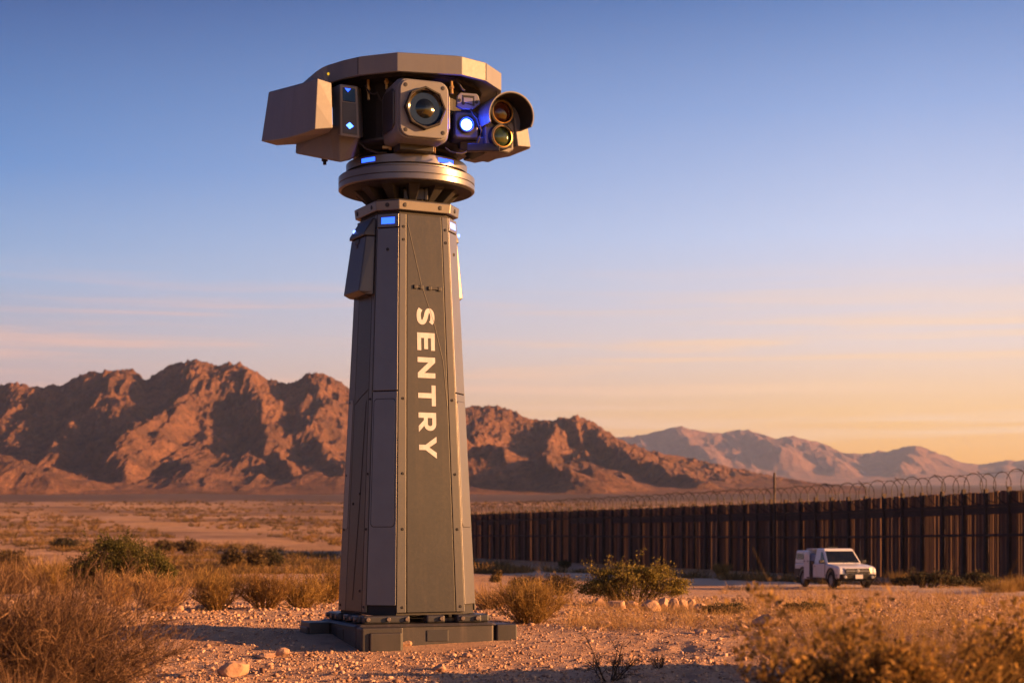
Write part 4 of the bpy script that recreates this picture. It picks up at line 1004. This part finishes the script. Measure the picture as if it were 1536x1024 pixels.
leafy('shrub','small reddish shrub in front of the ball shaped dark shrub','shrub',285,862,46,14,'brownleaf',1100)
# along the fence
tuft('grass_tuft','upright orange tuft standing alone at the foot of the fence, left of the truck','grass tuft',1083,864,27,20,'gold',700,lo=60)
leafy('scrub','wide very dark scrub at the foot of the fence, right of the truck','shrub',1392,883,108,26,'darkleaf',5200,lobes=[(-.3,.4,.2),(-.05,.6,.26),(.2,.55,.24),(.38,.35,.16)])
tuft('grass_tuft','orange wisp of grass between the truck and the wide dark scrub','grass tuft',1350,878,36,22,'gold',600,lo=50)
leafy('scrub','dark low scrub by the fence near the right edge','shrub',1466,880,60,20,'darkleaf',2400)
tuft('grass_tuft','orange bushy tuft by the fence, second from the right edge','grass tuft',1500,890,44,22,'gold',900,lo=20,rad=.8)
tuft('grass_tuft','orange bushy tuft by the fence at the right edge','grass tuft',1530,888,40,26,'gold',900,lo=20,rad=.8)
leafy('shrub','tiny dark shrub at the foot of the far fence, between tower and yellow green bush','shrub',847,851,18,9,'darkleaf',700)
leafy('shrub','tiny dark shrub just right of the tower, lower one of two','shrub',743,873,15,9,'brownleaf',600)
leafy('shrub','tiny dark shrub just right of the tower, upper one of two','shrub',746,864,13,8,'brownleaf',600)
leafy('scrub','dark dead brush lying low at the right end of the row of stones','brush',1088,920,62,15,'darkleaf',1600,lo=5,hi=50)
leafy('scrub','dark brush streak on the ground below the white truck','brush',1210,917,62,13,'darkleaf',1400,lo=5,hi=50)

# low dry grass that nobody could count
def scatter_grass():
    parts=[]
    def patch(px0,px1,py0,py1,n,hpx,blades=9):
        for _ in range(n):
            px=rng.uniform(px0,px1); py=rng.uniform(py0,py1); x,y,z=at(px,py)
            h=hpx/F*y*rng.uniform(.5,1.15)
            v,f=tuft_geo(blades,h*rng.uniform(.8,1.8),h,max(.0028,.28/F*y),25,86,.35,2,.5)
            parts.append((v+np.array([x,y,z]),f))
    patch(850,1130,908,946,420,26); patch(1130,1536,893,945,620,26); patch(990,1240,905,925,160,20)
    patch(1150,1536,945,985,260,34); patch(860,1000,930,950,60,26)
    patch(0,520,905,925,36,14); patch(720,900,900,925,60,16); patch(1080,1536,880,893,260,11)
    V,Fq=join(parts); tag(np_mesh('dry_grass',V,Fq,M['straw']),kind='stuff')
scatter_grass()
def far_scrub():
    parts=[]; n=17000
    D=np.exp(rng.uniform(np.log(85),np.log(1500),n)); px=rng.uniform(-220,1760,n)
    keep=fbm(px/F*D*.03,D*.02,3,88)>-.16
    D=D[keep];px=px[keep]; X=(px-768)/F*D; Z=gz(X,D)
    for x,y,z in zip(X,D,Z):
        s=rng.uniform(.22,.95)*(1+min(y/400,1)*.9)
        if -16<x-(35-.318*(y-90))<4 or (abs(x-tx)<4 and abs(y-ty)<6): continue
        m=22 if y>300 else (34 if y>130 else 60)
        a=rng.uniform(0,2*np.pi,m); b0=np.stack([np.cos(a),np.sin(a),np.zeros(m)],-1)*(rng.uniform(0,.5,m)*s)[:,None]
        d=dirs(m,15,80,a); L=s*rng.uniform(.4,.9,m)
        v,f=strips(b0,d,L,np.full(m,max(.010,.26/F*y)*rng.uniform(.8,1.8)),np.zeros((m,3)),1,.3)
        parts.append((v+np.array([x,y,z-.02]),f))
    h=len(parts)//2
    V,Fq=join(parts[:h]); tag(np_mesh('desert_scrub',V,Fq,M['brownleaf']),kind='stuff')
    V,Fq=join(parts[h:]); tag(np_mesh('desert_scrub',V,Fq,M['drygold']),kind='stuff')
far_scrub()

# ------------------------------------------------------------------ stones
def ico():
    bm=bmesh.new(); bmesh.ops.create_icosphere(bm,subdivisions=1,radius=1); v=np.array([p.co[:] for p in bm.verts]); f=np.array([[q.index for q in p.verts] for p in bm.faces]); bm.free(); return v,f
IV,IF=ico()
def gravel():
    n=72000
    # even spread over what the near ground shows, denser close by
    D=np.concatenate([rng.uniform(9,30,n*7//10),rng.uniform(30,62,n*3//10)]); t=rng.uniform(-.36,.36,len(D)); X=t*D
    dz=np.hypot(X-TX,D-TD); k=dz>1.75; D=D[k]; X=X[k]; n=len(D)
    Z=gz(X,D)
    s=np.exp(rng.normal(np.log(.0105),.5,n))*np.where(D>30,1.9,1.0); s=np.clip(s,.004,.05)
    V=IV[None]*(1+rng.uniform(-.28,.28,(n,len(IV),1)))
    V=V*(s[:,None]*rng.uniform(.7,1.5,(n,3)))[:,None]*np.array([1,1,.72])
    a=rng.uniform(0,6.28,n); c,q=np.cos(a)[:,None],np.sin(a)[:,None]
    V=np.stack([V[...,0]*c-V[...,1]*q,V[...,0]*q+V[...,1]*c,V[...,2]],-1)+np.stack([X,D,Z+s*.25],-1)[:,None]
    Fq=(IF[None]+np.arange(n)[:,None,None]*len(IV)).reshape(-1,3)
    tag(np_mesh('gravel',V.reshape(-1,3),Fq,M['stone']),kind='stuff')
gravel()
def stone(label,px,py,wpx,hpx,group=None,mat='stone',seed=0,name='stone'):
    x,y,z=at(px,py); w=wpx/F*y*.5; h=hpx/F*y
    bm=bmesh.new(); bmesh.ops.create_icosphere(bm,subdivisions=3,radius=1)
    r=random.Random(seed+int(px*7+py))
    pl=[(Vector((r.gauss(0,1),r.gauss(0,1),r.gauss(0,1)*.8)).normalized(),r.uniform(.55,.85)) for _ in range(11)]
    for v in bm.verts:
        for n_,d in pl:
            k=v.co.dot(n_)
            if k>d: v.co-=n_*(k-d)
        n3=v.co.normalized(); v.co*=1+.04*math.sin(n3.x*9+seed)*math.cos(n3.y*8)+r.uniform(-.015,.015)
        v.co=Vector((v.co.x*w*1.15,v.co.y*w*.95,v.co.z*h*.72+h*.30))
    me=bpy.data.meshes.new(name); bm.to_mesh(me); bm.free(); me.materials.append(M[mat])
    o=bpy.data.objects.new(name,me); COL.objects.link(o); o.location=(x,y,z); o.rotation_euler=(0,0,r.uniform(-.4,.4))
    tag(o,label,'stone',group); return o
SR='stones in a low row behind the pale grass'
for k,(px,py,w,h,lb) in enumerate([
    (897,908,22,12,'small pinkish stone at the left end of the low stone row'),
    (926,914,34,16,'broad grey brown stone below the yellow green bush'),
    (948,912,18,13,'pointed pale stone right of the broad grey brown one'),
    (976,916,36,17,'long sloping stone in the middle of the low row'),
    (995,915,26,20,'tallest orange lit stone of the low row'),
    (1012,914,18,17,'upright dark stone right of the tallest orange lit one'),
    (1024,914,18,16,'tan stone third from the dark brush end of the row'),
    (1039,912,16,14,'pale cream stone close to the dark dead brush'),
    (1052,918,24,14,'bluish shaded stone beside the dark dead brush')]): stone(lb,px,py,w,h,SR,seed=k)
for k,(px,py,w,h,lb) in enumerate([
    (352,1012,46,24,'rounded brown stone in the shaded left foreground, biggest of those near it'),
    (262,916,24,9,'flat pale stone under the straw tuft left of the tower'),
    (305,914,28,9,'flat grey stone right of the flat pale one, under the grass row'),
    (424,984,24,13,'small angular stone with a lit right face, alone in front left of the tower'),
    (400,986,30,7,'low slab of stone left of the small angular one'),
    (589,970,10,11,'small cream rock against the foot of the tower, left one of two'),
    (607,968,20,12,'jagged white rock against the foot of the tower, right one of two'),
    (126,1012,34,22,'stone half hidden below the big dry bush, nearest the left corner'),
    (165,1020,40,20,'pale stone at the lower edge below the big dry bush'),
    (205,1010,26,15,'brown stone right of the pale one below the big dry bush'),
    (1147,936,44,15,'smooth blue grey boulder low in the pale grass right of centre'),
    (1168,912,18,12,'small orange stone on the ground between the low stone row and the truck'),
    (1113,944,20,9,'dark pointed stone left of the smooth blue grey boulder'),
    (905,938,22,8,'flat pinkish stone in the pale grass right of the dense golden tuft'),
    (1050,950,20,8,'small dark stone on the sunlit gravel right of centre'),
    (700,985,14,7,'small lit stone on the gravel in front of the tower base'),
    (660,1005,22,9,'flat stone on the shaded gravel below the tower base')]): stone(lb,px,py,w,h,None,seed=40+k)

# ------------------------------------------------------------------ haze: one closed box of thin air round everything
def haze():
    b=MB(); b.box((0,9200,630),(44000,19200,1680))
    m=bpy.data.materials.new('thin_air'); m.use_nodes=True; nt=m.node_tree
    nt.nodes.remove(nt.nodes['Principled BSDF']); v=nt.nodes.new('ShaderNodeVolumePrincipled')
    v.inputs['Color'].default_value=(.48,.64,1,1); v.inputs['Density'].default_value=3.3e-5; v.inputs['Anisotropy'].default_value=.35
    nt.links.new(v.outputs[0],nt.nodes['Material Output'].inputs['Volume'])
    tag(b.build('haze',m),kind='stuff')
haze()
